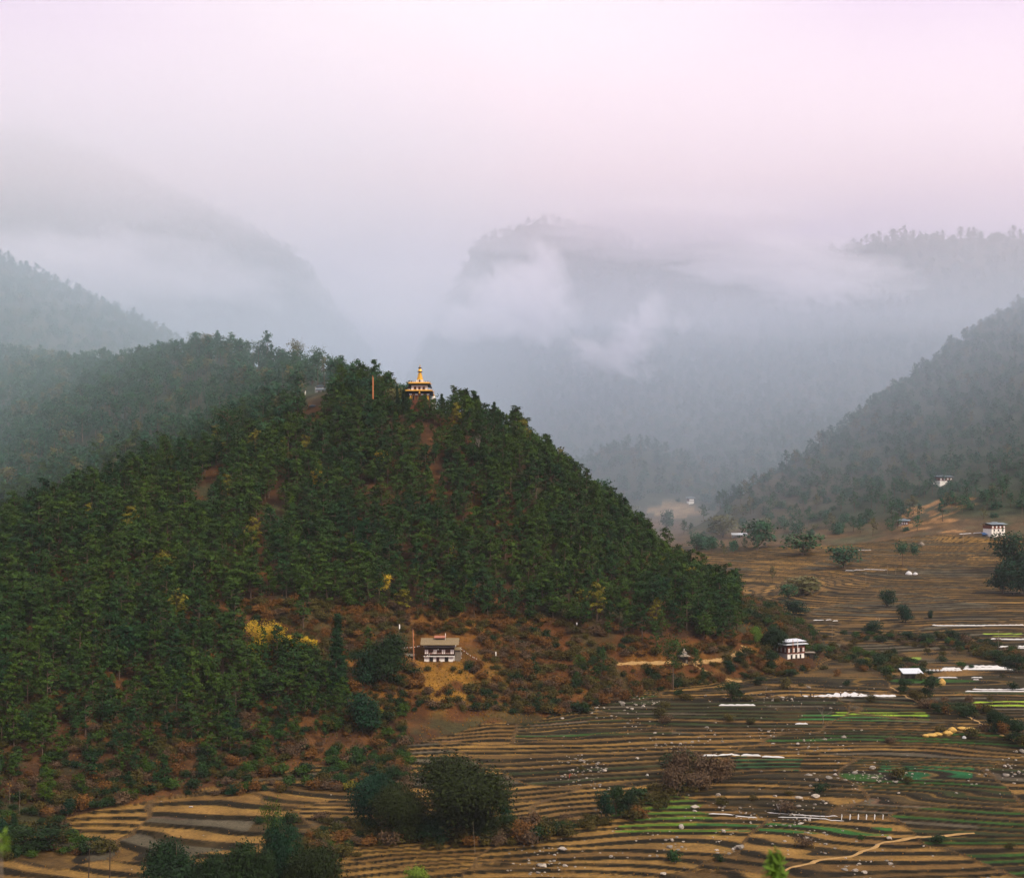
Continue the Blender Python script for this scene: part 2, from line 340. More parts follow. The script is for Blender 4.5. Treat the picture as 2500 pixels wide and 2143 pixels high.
# ------------------------------------------------------------------ ground sheet
def build_ground():
    t = np.arange(-0.40, 0.4001, 0.0013)
    e = 0.40 + np.cumsum(np.geomspace(0.003, 0.45, 34)); t = np.concatenate([-e[::-1], t, e])
    d = np.concatenate([np.arange(-60, 330, 8.0), np.arange(330, 700, 0.75), 700 * np.exp(np.arange(0, math.log(1270 / 700), 0.00155)),
                        1270 * np.exp(np.arange(0.01, math.log(9000 / 1270), 0.0125))])
    T, D = np.meshgrid(t, d)
    X = T * np.sqrt(D * D + 60 ** 2); Y = D
    Z, farm, lev, cell, f, gap, z0, b0, ccx, ccy = terrace(X, Y, True)
    nr, nc = X.shape
    V = np.stack([X, Y, Z], -1).reshape(-1, 3)
    i = np.arange(nr - 1)[:, None] * nc + np.arange(nc - 1)[None]
    Q = np.stack([i, i + 1, i + nc + 1, i + nc], -1).reshape(-1, 4)
    xc, yc, zc = X, Y, Z
    fa = farm; lv, ce, ga, ff = lev, cell, gap, f
    fq = (farm[:-1, :-1] & farm[1:, 1:] & farm[1:, :-1] & farm[:-1, 1:])
    px, py = img(xc, yc, zc)
    def c3(c): return np.array(c, float)
    def mixc(a, b, m): return a + (b - a) * m[..., None]
    n40 = fbm(xc / 30, yc / 30, 101, 4); n10 = fbm(xc / 7, yc / 7, 111, 3)
    S = np.empty(xc.shape + (3,)); S[...] = c3((.062, .028, .012))                     # hill soil, rust brown litter
    S = mixc(S, c3((.13, .056, .018)), sstep(0.0, .45, n40 + .5 * n10))
    S = mixc(S, c3((.045, .042, .018)), sstep(0.05, .5, -n40 + .6 * n10))
    shrubz = inpoly(px, py, [(640,1560),(700,1490),(850,1480),(1250,1500),(1480,1510),(1620,1560),(1860,1540),(1950,1650),(1900,1760),(1650,1770),(1350,1770),(950,1750),(860,1700),(800,1620)]) & (yc < 760)
    G = mixc(np.broadcast_to(c3((.105, .040, .012)), S.shape), c3((.19, .082, .016)), sstep(.05, .4, n40 + .4 * n10))
    G = mixc(G, c3((.06, .05, .018)), sstep(.0, .4, -n40 + .5 * n10) * .8)
    S = np.where(shrubz[..., None], G, S)
    gold = np.exp(-(((px - 1110) / 110) ** 2 + ((py - 1665) / 60) ** 2)) * (yc < 700)
    S = mixc(S, c3((.26, .125, .018)), np.clip(gold * 1.3, 0, 1) * sstep(-.35, .1, n10))
    # farther land
    M = np.empty(S.shape); M[...] = c3((.11, .068, .036))
    M = mixc(M, c3((.15, .085, .035)), sstep(0, .5, n40)); M = mixc(M, c3((.08, .075, .04)), sstep(0, .5, -n40))
    S = mixc(S, M, sstep(800, 860, yc))
    Mo = np.empty(S.shape); Mo[...] = c3((.045, .055, .032)); Mo = mixc(Mo, c3((.10, .075, .05)), sstep(.1, .6, fbm(xc / 120, yc / 120, 121, 5)) * .7)
    wood = np.where(yc > 1270, 1.0, 0.0) * sstep(0, 14, zc - b0); wood = np.maximum(wood, sstep(6, 18, zc - b0) * sstep(790, 840, yc))
    S = mixc(S, Mo, wood)
    scar = ((np.abs(px - 2320 + .8 * (py - 1250)) < 75) | (inpoly(px, py, [(2200,1240),(2290,1215),(2380,1265),(2360,1290),(2200,1290)]))) & (py > 1215) & (py < 1300) & (yc > 900)
    S = mixc(S, c3((.30, .16, .065)), scar * sstep(.05, .3, fbm(xc / 18, yc / 9, 131, 4)))
    q2 = inpoly(px, py, [(1570,1250),(1640,1220),(1690,1235),(1720,1255),(1640,1265)]) & (yc > 1100)
    S = mixc(S, c3((.30, .20, .11)), q2 * .8)
    # fields
    h1 = hash2(ce, lv.astype(np.int64), 11); h2 = hash2(ce, ce * 0, 12)
    h1 = h1 + .12 * (hash2(np.floor(xc / 22 + 3 * h1).astype(np.int64), lv.astype(np.int64), 15) - .5)
    pal = np.array([(.25, .140, .038), (.18, .098, .028), (.12, .068, .021), (.070, .045, .017), (.030, .023, .009), (.10, .082, .052), (.028, .036, .009), (.024, .075, .010)])
    bounds = {'tan': [.52, .78, .9, .95, .96, 1, 1, 1], 'mid': [.12, .30, .50, .74, .92, .97, 1, 1], 'dark': [.03, .08, .18, .34, .70, .76, .96, 1.0],
              'far': [.05, .25, .70, .88, .95, 1, 1, 1]}
    def pick(k, hh): return pal[np.minimum(np.searchsorted(bounds[k], hh.ravel()), 7)].reshape(hh.shape + (3,))
    hh = np.clip(h1 * .62 + h2 * .38, 0, .999); hh = np.clip((hh - .5) * 1.8 + .5, 0, .999)
    kx = HX + ccx / np.maximum(ccy, 1) * F; ky = np.interp(ccy, [387, 431, 489, 537, 570, 700, 830, 985], [2143, 2000, 1850, 1750, 1693, 1600, 1500, 1400])
    B = pick('dark', hh)
    B = np.where((kx < 1400)[..., None], pick('tan', hh), B)
    B = np.where((inpoly(kx, ky, [(1250,1900),(1350,1960),(1480,1700),(1850,1620),(1990,1640),(1850,1830),(1700,1880),(1500,1960)]))[..., None], pick('mid', hh), B)
    B = np.where((inpoly(kx, ky, [(1480,2010),(1750,2040),(2060,2040),(2250,2060),(2150,2250),(1250,2250),(1250,2040)]))[..., None], pick('tan', np.clip(hh * .9, 0, 1)), B)
    B = np.where(((ky < 1660) & (yc > 600))[..., None], pick('far', hh), B)
    for poly, c in (([(1490,1990),(1600,1960),(1730,1985),(1750,2010),(1600,2010)], (.075, .155, .015)), ([(1560,1965),(1640,1930),(1720,1960),(1690,1985)], (.09, .17, .02)),
                    ([(1500,2030),(1520,2005),(1740,2010),(1760,2040)], (.10, .19, .015)),
                    ([(1700,2000),(2180,2020),(2170,2040),(1700,2025)], (.03, .12, .022)),
                    ([(1780,1875),(1800,1845),(1960,1850),(1950,1880)], (.025, .09, .03)), ([(2140,1900),(2150,1868),(2380,1872),(2370,1905)], (.012, .10, .03)),
                    ([(1950,1758),(1960,1740),(2270,1742),(2270,1760)], (.03, .13, .03)), ([(2030,1746),(2040,1738),(2260,1738),(2265,1749)], (.26, .40, .03)),
                    ([(2370,1722),(2380,1712),(2560,1710),(2560,1726)], (.34, .48, .04)), ([(2405,1553),(2400,1544),(2500,1544),(2490,1553)], (.28, .38, .05)),
                    ([(2180,1612),(2190,1604),(2250,1604),(2245,1612)], (.24, .34, .05))):
        B = np.where((inpoly(px, py, poly) & (h1 > -1))[..., None], c3(c), B)
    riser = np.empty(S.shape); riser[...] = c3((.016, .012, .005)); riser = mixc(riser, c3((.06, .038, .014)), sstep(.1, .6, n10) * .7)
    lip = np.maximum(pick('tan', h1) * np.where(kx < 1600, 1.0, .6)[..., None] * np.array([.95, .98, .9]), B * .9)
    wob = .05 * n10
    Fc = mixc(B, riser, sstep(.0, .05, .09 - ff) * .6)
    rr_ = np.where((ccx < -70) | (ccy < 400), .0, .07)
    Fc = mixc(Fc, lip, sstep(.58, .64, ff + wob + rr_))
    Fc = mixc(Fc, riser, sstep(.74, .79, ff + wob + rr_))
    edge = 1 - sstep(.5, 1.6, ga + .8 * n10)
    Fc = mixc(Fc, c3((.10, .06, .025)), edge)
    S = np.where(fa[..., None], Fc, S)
    soil = np.concatenate([np.clip(S, 0, 1), np.ones(xc.shape + (1,))], -1).reshape(-1, 4)
    # the single terraces that show largest become parts of the ground
    key = (ce.astype(np.int64) * 2048 + (lv.astype(np.int64) + 512))[:-1, :-1]
    vis = fq & (np.abs(xc / np.maximum(yc, 1)) < 0.37)[:-1, :-1] & ((py < 2160) & (py > 0))[:-1, :-1]
    area = vis * (1.0 / np.maximum(yc, 100) ** 3)[:-1, :-1]
    kf = key.ravel(); vf = vis.ravel()
    uk, inv = np.unique(kf[vf], return_inverse=True)
    wsum = np.bincount(inv, area.ravel()[vf])
    best = set(uk[np.argsort(-wsum)[:290]].tolist())
    part_of = np.zeros(len(kf), np.int64); bl = sorted(best)
    ix = np.searchsorted(bl, kf); ix = np.clip(ix, 0, len(bl) - 1)
    part_of = np.where(fq.ravel() & (np.array(bl)[ix] == kf), ix + 1, 0)
    def sub(sel, name):
        q = Q[sel]; u, iv = np.unique(q.ravel(), return_inverse=True)
        return mesh_np(name, V[u], iv.reshape(-1, 4), [GROUND], attrs={'soil': ('FLOAT_COLOR', 'POINT', soil[u])})
    g = link('ground', sub(np.nonzero(part_of == 0)[0], 'ground'), kind='structure')
    order = np.argsort(part_of, kind='stable'); ps = part_of[order]
    for k in range(1, len(bl) + 1):
        a, b = np.searchsorted(ps, [k, k + 1])
        if b - a > 3: link('field_terrace', sub(order[a:b], 'field_terrace'), parent=g)
    return g
ground = build_ground()

# ------------------------------------------------------------------ placing by sight on the real ground
def gz(x, y):
    return terrace(np.atleast_1d(np.asarray(x, float)), np.atleast_1d(np.asarray(y, float)))[0]
_dd = np.concatenate([np.geomspace(60, 330, 60), np.arange(331, 1300, 1.0), np.geomspace(1301, 6000, 500)])
def at(px, py, dmin=60.0):
    """the point of the ground that the photograph shows at (px, py)"""
    d = _dd[_dd >= dmin]; x = (px - HX) / F * d; ray = CZ + (HY - py) / F * d
    z = gz(x, d); hit = np.nonzero(z >= ray)[0]
    i = hit[0] if len(hit) else len(d) - 1
    if i > 0:
        d2 = np.linspace(d[i - 1], d[i], 12); x2 = (px - HX) / F * d2; z2 = gz(x2, d2); h2 = np.nonzero(z2 >= CZ + (HY - py) / F * d2)[0]
        j = h2[0] if len(h2) else 11
        return Vector((x2[j], d2[j], z2[j]))
    return Vector((x[i], d[i], z[i]))

# ------------------------------------------------------------------ vegetation shapes
def leaf_quads(cen, size, rng, up=0.3, aspect=0.5, out=None):
    """one bent-free quad per centre, randomly turned; out biases the long axis"""
    n = len(cen)
    nr = rng.normal(size=(n, 3)) * .62; nr[:, 2] += up
    if out is not None: nr = nr + out
    nr /= np.linalg.norm(nr, axis=1)[:, None]
    a = np.cross(nr, rng.normal(size=(n, 3))); a /= np.linalg.norm(a, axis=1)[:, None] + 1e-9
    b = np.cross(nr, a)
    s = (size * rng.uniform(.6, 1.4, n))[:, None]
    a = a * s; b = b * s * aspect
    v = np.stack([cen - a * .5, cen + b * .5, cen + a * .6, cen - b * .5], 1).reshape(-1, 3)
    return v, np.arange(n * 4).reshape(-1, 4)
def tube(path, radii, k=5):
    path = np.asarray(path, float); n = len(path); V = []; 
    for i in range(n):
        t = path[min(i + 1, n - 1)] - path[max(i - 1, 0)]; t /= np.linalg.norm(t) + 1e-9
        u = np.cross(t, (0.31, 0.95, 0.02)); u /= np.linalg.norm(u) + 1e-9; w = np.cross(t, u)
        for j in range(k):
            an = 2 * math.pi * j / k; V.append(path[i] + radii[i] * (math.cos(an) * u + math.sin(an) * w))
    Q = [(i * k + j, i * k + (j + 1) % k, (i + 1) * k + (j + 1) % k, (i + 1) * k + j) for i in range(n - 1) for j in range(k)]
    return np.array(V), np.array(Q)
class Geo:
    def __init__(s): s.v = []; s.q = []; s.t = []; s.m = []; s.n = 0
    def add(s, v, q, tint=0.5, mi=0):
        v = np.asarray(v, float); q = np.asarray(q, int)
        s.v.append(v); s.q.append(q + s.n); s.n += len(v); s.t.append(np.broadcast_to(tint, len(q)).astype(float)); s.m.append(np.full(len(q), mi))
    def mesh(s, name, mats, smooth=False):
        return mesh_np(name, np.concatenate(s.v), np.concatenate(s.q), mats, np.concatenate(s.m), {'tint': ('FLOAT', 'FACE', np.concatenate(s.t))}, smooth)
def tree_geo(kind, seed, H=10.0, R=3.0, tufts=70, per=8, leaf=0.62, low=0.25):
    """(crown, wood) geometry. kinds: pine, flat, cone, round, shrub"""
    rng = np.random.default_rng(seed); crown = Geo(); wood = Geo()
    bend = rng.normal(size=2) * 0.03 * H
    def axis(t): return np.array([bend[0] * t * t, bend[1] * t * t, H * t])
    if kind != 'shrub':
        ts = np.linspace(0, .95, 7)
        v, q = tube([axis(t) for t in ts], [max(.03 * H * (1 - t) ** .8, .03) * (1.0 if kind != 'round' else 1.4) * .62 for t in ts], 5)
        v[:, 2] -= 0.0; wood.add(v, q)
        v, q = tube([(0, 0, -1.2), (0, 0, 0)], [.022 * H, .02 * H], 5); wood.add(v, q)
    cen = []
    if kind in ('round', 'shrub'):
        nl = 5 if kind == 'shrub' else 9
        lobes = []
        for _ in range(nl):
            an = rng.uniform(0, 6.28); rr = rng.uniform(.1, .62) * R
            lobes.append((rr * math.cos(an), rr * math.sin(an), H * (rng.uniform(low + .12, .78) if kind == 'round' else rng.uniform(.25, .62)), R * rng.uniform(.36, .62)))
        for k in range(tufts):
            lx, ly, lz, lr = lobes[rng.integers(nl)]
            dv = rng.normal(size=3); dv[2] = abs(dv[2]) * 1.0 - .35; dv /= np.linalg.norm(dv)
            cen.append((lx + dv[0] * lr, ly + dv[1] * lr, max(lz + dv[2] * lr * .9, .08 * H), dv))
        for lx, ly, lz, lr in lobes[:7]:
            v, q = tube([axis(low * .8) if kind == 'round' else (0, 0, -.3), (lx * .5, ly * .5, lz * .6), (lx, ly, lz)], [.018 * H, .012 * H, .005 * H], 4); wood.add(v, q)
    else:
        nb = max(tufts // 3, 6)
        for k in range(nb):
            t = low + (1 - low) * ((k + rng.uniform(0, 1)) / nb) ** .85
            u = (t - low) / (1 - low)
            if kind == 'pine': rad = R * (np.interp(u, [0, .12, .35, .7, .9, 1], [.55, .9, 1, .72, .42, .12])) * rng.uniform(.62, 1.12)
            elif kind == 'cone': rad = R * (1 - u * .97) ** .85 * rng.uniform(.8, 1.08)
            elif kind == 'flat': rad = R * np.interp(u, [0, .4, .75, 1], [.35, .8, 1.0, .45]) * rng.uniform(.55, 1.1)
            an = rng.uniform(0, 6.28); o = np.array([math.cos(an), math.sin(an), rng.uniform(.0, .5) if kind != 'cone' else rng.uniform(-.1, .25)])
            a0 = axis(t); e = a0 + o * rad
            if k % 2 == 0 and kind != 'cone':
                v, q = tube([a0, (a0 + e) / 2 + (0, 0, .05 * R), e], [.009 * H, .006 * H, .003 * H], 3); wood.add(v, q)
            for s in (1.0, .72, .42):
                cen.append((*(a0 + o * rad * s + rng.normal(size=3) * .1 * R), o))
    for c in cen:
        p = np.array(c[:3]); dv = np.asarray(c[3], float); sp = {'pine': .095, 'flat': .17, 'cone': .12, 'round': .16, 'shrub': .2}[kind] * R
        pp = p + rng.normal(size=(per, 3)) * sp * (1, 1, .7)
        dv = dv / (np.linalg.norm(dv) + 1e-9) + np.array([0, 0, .35])
        v, q = leaf_quads(pp, leaf, rng, .35, .5 if kind in ('pine', 'flat', 'cone') else .75, dv[None] * np.ones((per, 1)))
        crown.add(v, q, np.clip(rng.uniform(.15, .85) + rng.normal(size=per) * .12, 0, 1))
    return crown, wood
def merged(cw, name, mats):
    c, w = cw; g = Geo(); g.v = c.v + w.v
    off = sum(len(v) for v in c.v); g.q = c.q + [q + off for q in w.q]; g.t = c.t + w.t; g.m = c.m + [m * 0 + 1 for m in w.m]
    return g.mesh(name, mats)
PINE_SPECS = [('pine', 1, 11, 3.1), ('pine', 2, 12.5, 2.9), ('pine', 3, 9, 3.0), ('pine', 4, 10.5, 2.5), ('pine', 5, 8, 2.7), ('cone', 6, 10, 2.3), ('round', 7, 9, 3.6), ('pine', 8, 13, 3.4)]
PINES = [tree_geo(k, s, H, R, 96 if k != 'round' else 110, 10, .60, .22 if k != 'round' else .2) for k, s, H, R in PINE_SPECS]
PINE_ONE = [merged(g, 'pine_tree_whole', [PINE, BARK]) for g in PINES]
FAR_GEO = [tree_geo('pine', 21, 15, 4.2, 60, 7, .95, .4), tree_geo('pine', 22, 17, 4.0, 60, 7, .95, .45), tree_geo('flat', 23, 16, 5.0, 54, 7, 1.0, .6), tree_geo('round', 24, 12, 5.0, 70, 7, 1.0, .2)]
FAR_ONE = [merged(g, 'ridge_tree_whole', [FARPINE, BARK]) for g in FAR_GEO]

def scatter(name, xyz, sources, idx, scl, rotz, **props):
    """one object that sets every source mesh at its share of the points"""
    n = len(xyz); me = bpy.data.meshes.new(name); me.vertices.add(n); me.vertices.foreach_set('co', np.asarray(xyz, np.float32).ravel())
    for an, ty, key, data in (('which', 'INT', 'value', idx), ('size', 'FLOAT_VECTOR', 'vector', scl), ('turn', 'FLOAT_VECTOR', 'vector', np.stack([0 * rotz, 0 * rotz, rotz], -1))):
        a = me.attributes.new(an, ty, 'POINT'); a.data.foreach_set(key, np.asarray(data, np.int32 if ty == 'INT' else np.float32).ravel())
    ng = bpy.data.node_groups.new(name, 'GeometryNodeTree')
    ng.interface.new_socket('Geometry', in_out='INPUT', socket_type='NodeSocketGeometry'); ng.interface.new_socket('Geometry', in_out='OUTPUT', socket_type='NodeSocketGeometry')
    N, L = ng.nodes, ng.links; gi = N.new('NodeGroupInput'); go = N.new('NodeGroupOutput'); j = N.new('GeometryNodeJoinGeometry')
    def attr(nm, ty):
        a = N.new('GeometryNodeInputNamedAttribute'); a.data_type = ty; a.inputs['Name'].default_value = nm; return a.outputs['Attribute']
    wi, si, tu = attr('which', 'INT'), attr('size', 'FLOAT_VECTOR'), attr('turn', 'FLOAT_VECTOR')
    for k, mesh in enumerate(sources):
        so = bpy.data.objects.new(name + '_source', mesh)          # not in the scene: only lends its shape
        oi = N.new('GeometryNodeObjectInfo'); oi.inputs['Object'].default_value = so
        cmp_ = N.new('FunctionNodeCompare'); cmp_.data_type = 'INT'; cmp_.operation = 'EQUAL'; L.new(wi, cmp_.inputs[2]); cmp_.inputs[3].default_value = k
        ip = N.new('GeometryNodeInstanceOnPoints'); L.new(gi.outputs[0], ip.inputs['Points']); L.new(cmp_.outputs[0], ip.inputs['Selection'])
        L.new(oi.outputs['Geometry'], ip.inputs['Instance']); L.new(tu, ip.inputs['Rotation']); L.new(si, ip.inputs['Scale']); L.new(ip.outputs[0], j.inputs[0])
    L.new(j.outputs[0], go.inputs[0])
    o = link(name, me, kind='stuff', **props); md = o.modifiers.new('scatter', 'NODES'); md.node_group = ng
    return o
def jitter(x0, x1, y0, y1, sp, seed):
    r = np.random.default_rng(seed); gx, gy = np.meshgrid(np.arange(x0, x1, sp), np.arange(y0, y1, sp))
    gx = gx + r.uniform(-.5, .5, gx.shape) * sp; gy = gy + r.uniform(-.5, .5, gy.shape) * sp
    return gx.ravel(), gy.ravel()

# ------------------------------------------------------------------ naming by neighbours
MARKS = [('golden spired tower', 1025, 960), ('brown roofed farmhouse', 1070, 1590), ('yellow bamboo clump', 645, 1560), ('tall dark cypress', 820, 1600), ('dirt path bend', 1815, 1585),
         ('metal roofed farmhouse', 1940, 1575), ('rusty bare streak', 515, 1180), ('long bare hill strip', 650, 1320), ('big olive tree clump', 1110, 1950), ('little roofed shrine', 1670, 1600),
         ('white lodge', 782, 955), ('green terraces', 1620, 2000), ('white field sheet', 2070, 1697), ('grey roofed field shed', 2228, 1640), ('golden grass bank', 1120, 1670), ('tan left terraces', 350, 1980),
         ('dark lower edge trees', 580, 2090), ('straw heap', 2330, 1785), ('tall white farmhouse', 2430, 1285), ('right hill shoulder', 1500, 1300), ('left hill spur', 250, 1300),
         ('brushy hill foot', 300, 1800), ('white row tunnels', 1790, 1845), ('pair of utility poles', 240, 2100), ('path end terraces', 1950, 2090), ('row of cloches', 2110, 1990)]
def where(px, py):
    b = min(MARKS, key=lambda m: math.hypot((m[1] - px), (m[2] - py) * 1.2)); dx, dy = px - b[1], py - b[2]; r = math.hypot(dx, dy)
    far = 'close' if r < 45 else 'a little way' if r < 110 else 'some way' if r < 200 else 'far'
    if abs(dx) > 2.2 * abs(dy): d = 'right of' if dx > 0 else 'left of'
    elif abs(dy) > 2.2 * abs(dx): d = 'above' if dy < 0 else 'below'
    else: d = ('above' if dy < 0 else 'below') + ' and ' + ('right of' if dx > 0 else 'left of')
    return f'{far} {d} the {b[0]}'

# ---- pines of the near hill
CLEAR = [[(470,1200),(545,1120),(530,1215),(480,1260)], [(700,1120),(730,1110),(690,1220),(650,1290),(650,1420),(615,1440),(625,1300),(665,1210)],
         [(640,1280),(700,1250),(710,1290),(650,1300)], [(1590,1330),(1680,1370),(1690,1400),(1600,1370)], [(740,960),(800,970),(790,1060),(740,1090)],
         [(160,1440),(220,1400),(200,1440),(170,1460)], [(560,1500),(640,1470),(1000,1500),(1000,1520),(760,1530),(590,1540)], [(1210,1430),(1290,1440),(1280,1475),(1220,1470)], [(870,1200),(960,1190),(950,1250),(890,1240)]]
SHRUBZ = [(560,1540),(700,1500),(850,1490),(1250,1520),(1400,1530),(1560,1580),(1860,1570),(1990,1650),(1900,1790),(950,1790),(860,1750),(830,1640),(640,1600)]
def hill_pines():
    x, y = jitter(-330, 150, 440, 800, 5.5, 3)
    z, b = land(x, y); px, py = img(x, y, z)
    hgt = z - b
    keep = (hgt > 2.5) & (np.abs(px - 1250) < 1400)
    dens = 0.95 + .3 * fbm(x / 35, y / 35, 201, 3)
    dens = np.where(inpoly(px, py, SHRUBZ), .05, dens)
    front = y < 748
    dens = np.where((px > 1800) & (py > 1440), .0, dens)
    for c in CLEAR: dens = np.where(inpoly(px, py, c), .0, dens)
    dens = np.where(hgt < 8, dens * np.where(px < 950, .65, .35), dens); dens = np.where((px < 950) & (py > 1800), dens * .7, dens)
    dens = np.where(~front & (px < 860), dens * .9, dens)
    dens = np.where((np.abs(px - 1028) < 50) & (y > 733) & (y < 762), 0, dens)
    dens = np.where(((np.abs(px - 1070) < 110) & (py > 1555) & (py < 1700)) | ((np.abs(px - 1945) < 62) & (py > 1540) & (py < 1680)), 0, dens)
    r = np.random.default_rng(5); keep &= r.uniform(size=x.shape) < dens
    x, y, px, py, hgt = x[keep], y[keep], px[keep], py[keep], hgt[keep]
    z = gz(x, y); n = len(x)
    s = r.uniform(.72, 1.22, n) * np.interp(hgt, [2, 20], [.55, 1.0]) * np.where(r.uniform(size=n) < .12, .6, 1)
    s = np.where((np.abs(px - 1028) < 75) & (y > 700), s * .62, s)
    idx = r.choice(8, n, p=[.2, .17, .16, .15, .12, .05, .08, .07]); rot = r.uniform(0, 6.28, n)
    return np.stack([x, y, z], -1), idx, np.stack([s * r.uniform(1.2, 1.6, n), s * r.uniform(1.2, 1.6, n), s * r.uniform(1.1, 1.35, n)], -1), rot, px, py
HP = hill_pines()
def named_pines():
    xyz, idx, scl, rot, px, py = HP
    # those that show largest: near, in frame, tops not hidden by the tree in front
    d = xyz[:, 1]; top = HY - (xyz[:, 2] + 10 * scl[:, 2] - CZ) / d * F
    inside = (px > 15) & (px < 2485) & (top > 0) & (top < 2143) & (d < 752)
    size = scl[:, 2] * 12 / d; hidden = np.zeros(len(d), bool)
    o = np.argsort(d)
    for i in range(len(d)):
        if not inside[i]: continue
        w = 26 * scl[i, 0] * 600 / d[i]
        m = (d < d[i] - 1) & (np.abs(px - px[i]) < w * .6) & (top < top[i] + 4)
        m &= py > top[i]
        hidden[i] = m.any()
    score = np.where(inside & ~hidden, size, -1); order = np.argsort(-score)[:300]
    pick = np.zeros(len(d), bool); pick[order] = True
    protos = [(c.mesh('crown', [PINE]), w.mesh('trunk', [BARK])) for c, w in PINES]
    for i in np.nonzero(pick)[0]:
        k = idx[i]; q = (px[i], py[i])
        shape = ['broad', 'slender', 'low rounded', 'narrow', 'young', 'pointed', 'leafy', 'tall'][k]
        lab = f'{shape} {"mature" if scl[i, 2] > 1.0 else "smaller"} pine {where(px[i], py[i])}'
        e = link('pine_tree', None, loc=xyz[i], label=lab, category='tree', group='pines covering the wooded hill')
        e.rotation_euler[2] = rot[i]; e.scale = scl[i]; e.empty_display_size = .5
        link('crown', protos[k][0], parent=e); link('trunk', protos[k][1], parent=e)
    r = ~pick
    scatter('hill_forest', xyz[r], PINE_ONE, idx[r], scl[r], rot[r], label='dense green pine forest covering the near hill', category='forest')
named_pines()

# ---- woods of the ridges behind
def ridge_woods():
    X = []; I = []; S = []; R = []; r = np.random.default_rng(9)
    for (x0, x1, y0, y1, sp, sc) in ((-640, 120, 755, 1450, 7.5, 1.0), (-1000, 1100, 1160, 2200, 11.5, 1.15), (-1700, 1800, 2200, 3700, 24, 1.6)):
        x, y = jitter(x0, x1, y0, y1, sp, int(sp * 10))
        k = np.abs(x / y) < .41; x, y = x[k], y[k]
        z, b = land(x, y); px, py = img(x, y, z); hgt = z - b
        dens = np.clip(.95 + .3 * fbm(x / 60, y / 60, 221, 3), 0, 1) * sstep(2, 10, hgt)
        if y0 < 800: dens = np.where((x > -60) & (y < 800), .3 * dens, dens)
        valley = inpoly(px, py, [(1560,1215),(1700,1215),(1800,1290),(1900,1330),(2050,1330),(2300,1300),(2500,1280),(2500,1600),(1500,1600)]) & (x > 100)
        dens = np.where(valley, dens * .15, dens)
        dens = np.where(inpoly(px, py, [(1650,1290),(1760,1335),(1900,1350),(2080,1335),(2300,1300),(2330,1270),(2100,1290),(2060,1380),(2000,1430),(1960,1500),(1890,1500),(1850,1440),(1720,1350)]) & (x > 100) & (y > 820), .5, dens)
        for c in CLEAR: dens = np.where(inpoly(px, py, c) & (y < 1000), 0, dens)
        scarp = inpoly(px, py, [(2200,1235),(2290,1215),(2380,1265),(2360,1290),(2200,1290)]) & (y > 900)
        dens = np.where(scarp, dens * .35, dens)
        dens = np.where((np.abs(px - 783) < 22) & (np.abs(py - 965) < 20) & (y < 1000), 0, dens)
        k = r.uniform(size=x.shape) < dens; x, y = x[k], y[k]; n = len(x)
        s = r.uniform(.6, 1.2, n) * sc
        X.append(np.stack([x, y, z[k] - (0 if sp < 10 else 3.5)], -1)); I.append(r.choice(4, n, p=[.34, .22, .16, .28] if sp < 10 else [.35, .15, 0, .5])); S.append(np.stack([s * r.uniform(.9, 1.2, n), s * r.uniform(.9, 1.2, n), s], -1)); R.append(r.uniform(0, 6.28, n))
    X = np.concatenate(X); print('ridge trees', len(X))
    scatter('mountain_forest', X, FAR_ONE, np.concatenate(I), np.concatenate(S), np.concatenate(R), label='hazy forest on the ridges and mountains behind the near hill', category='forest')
ridge_woods()

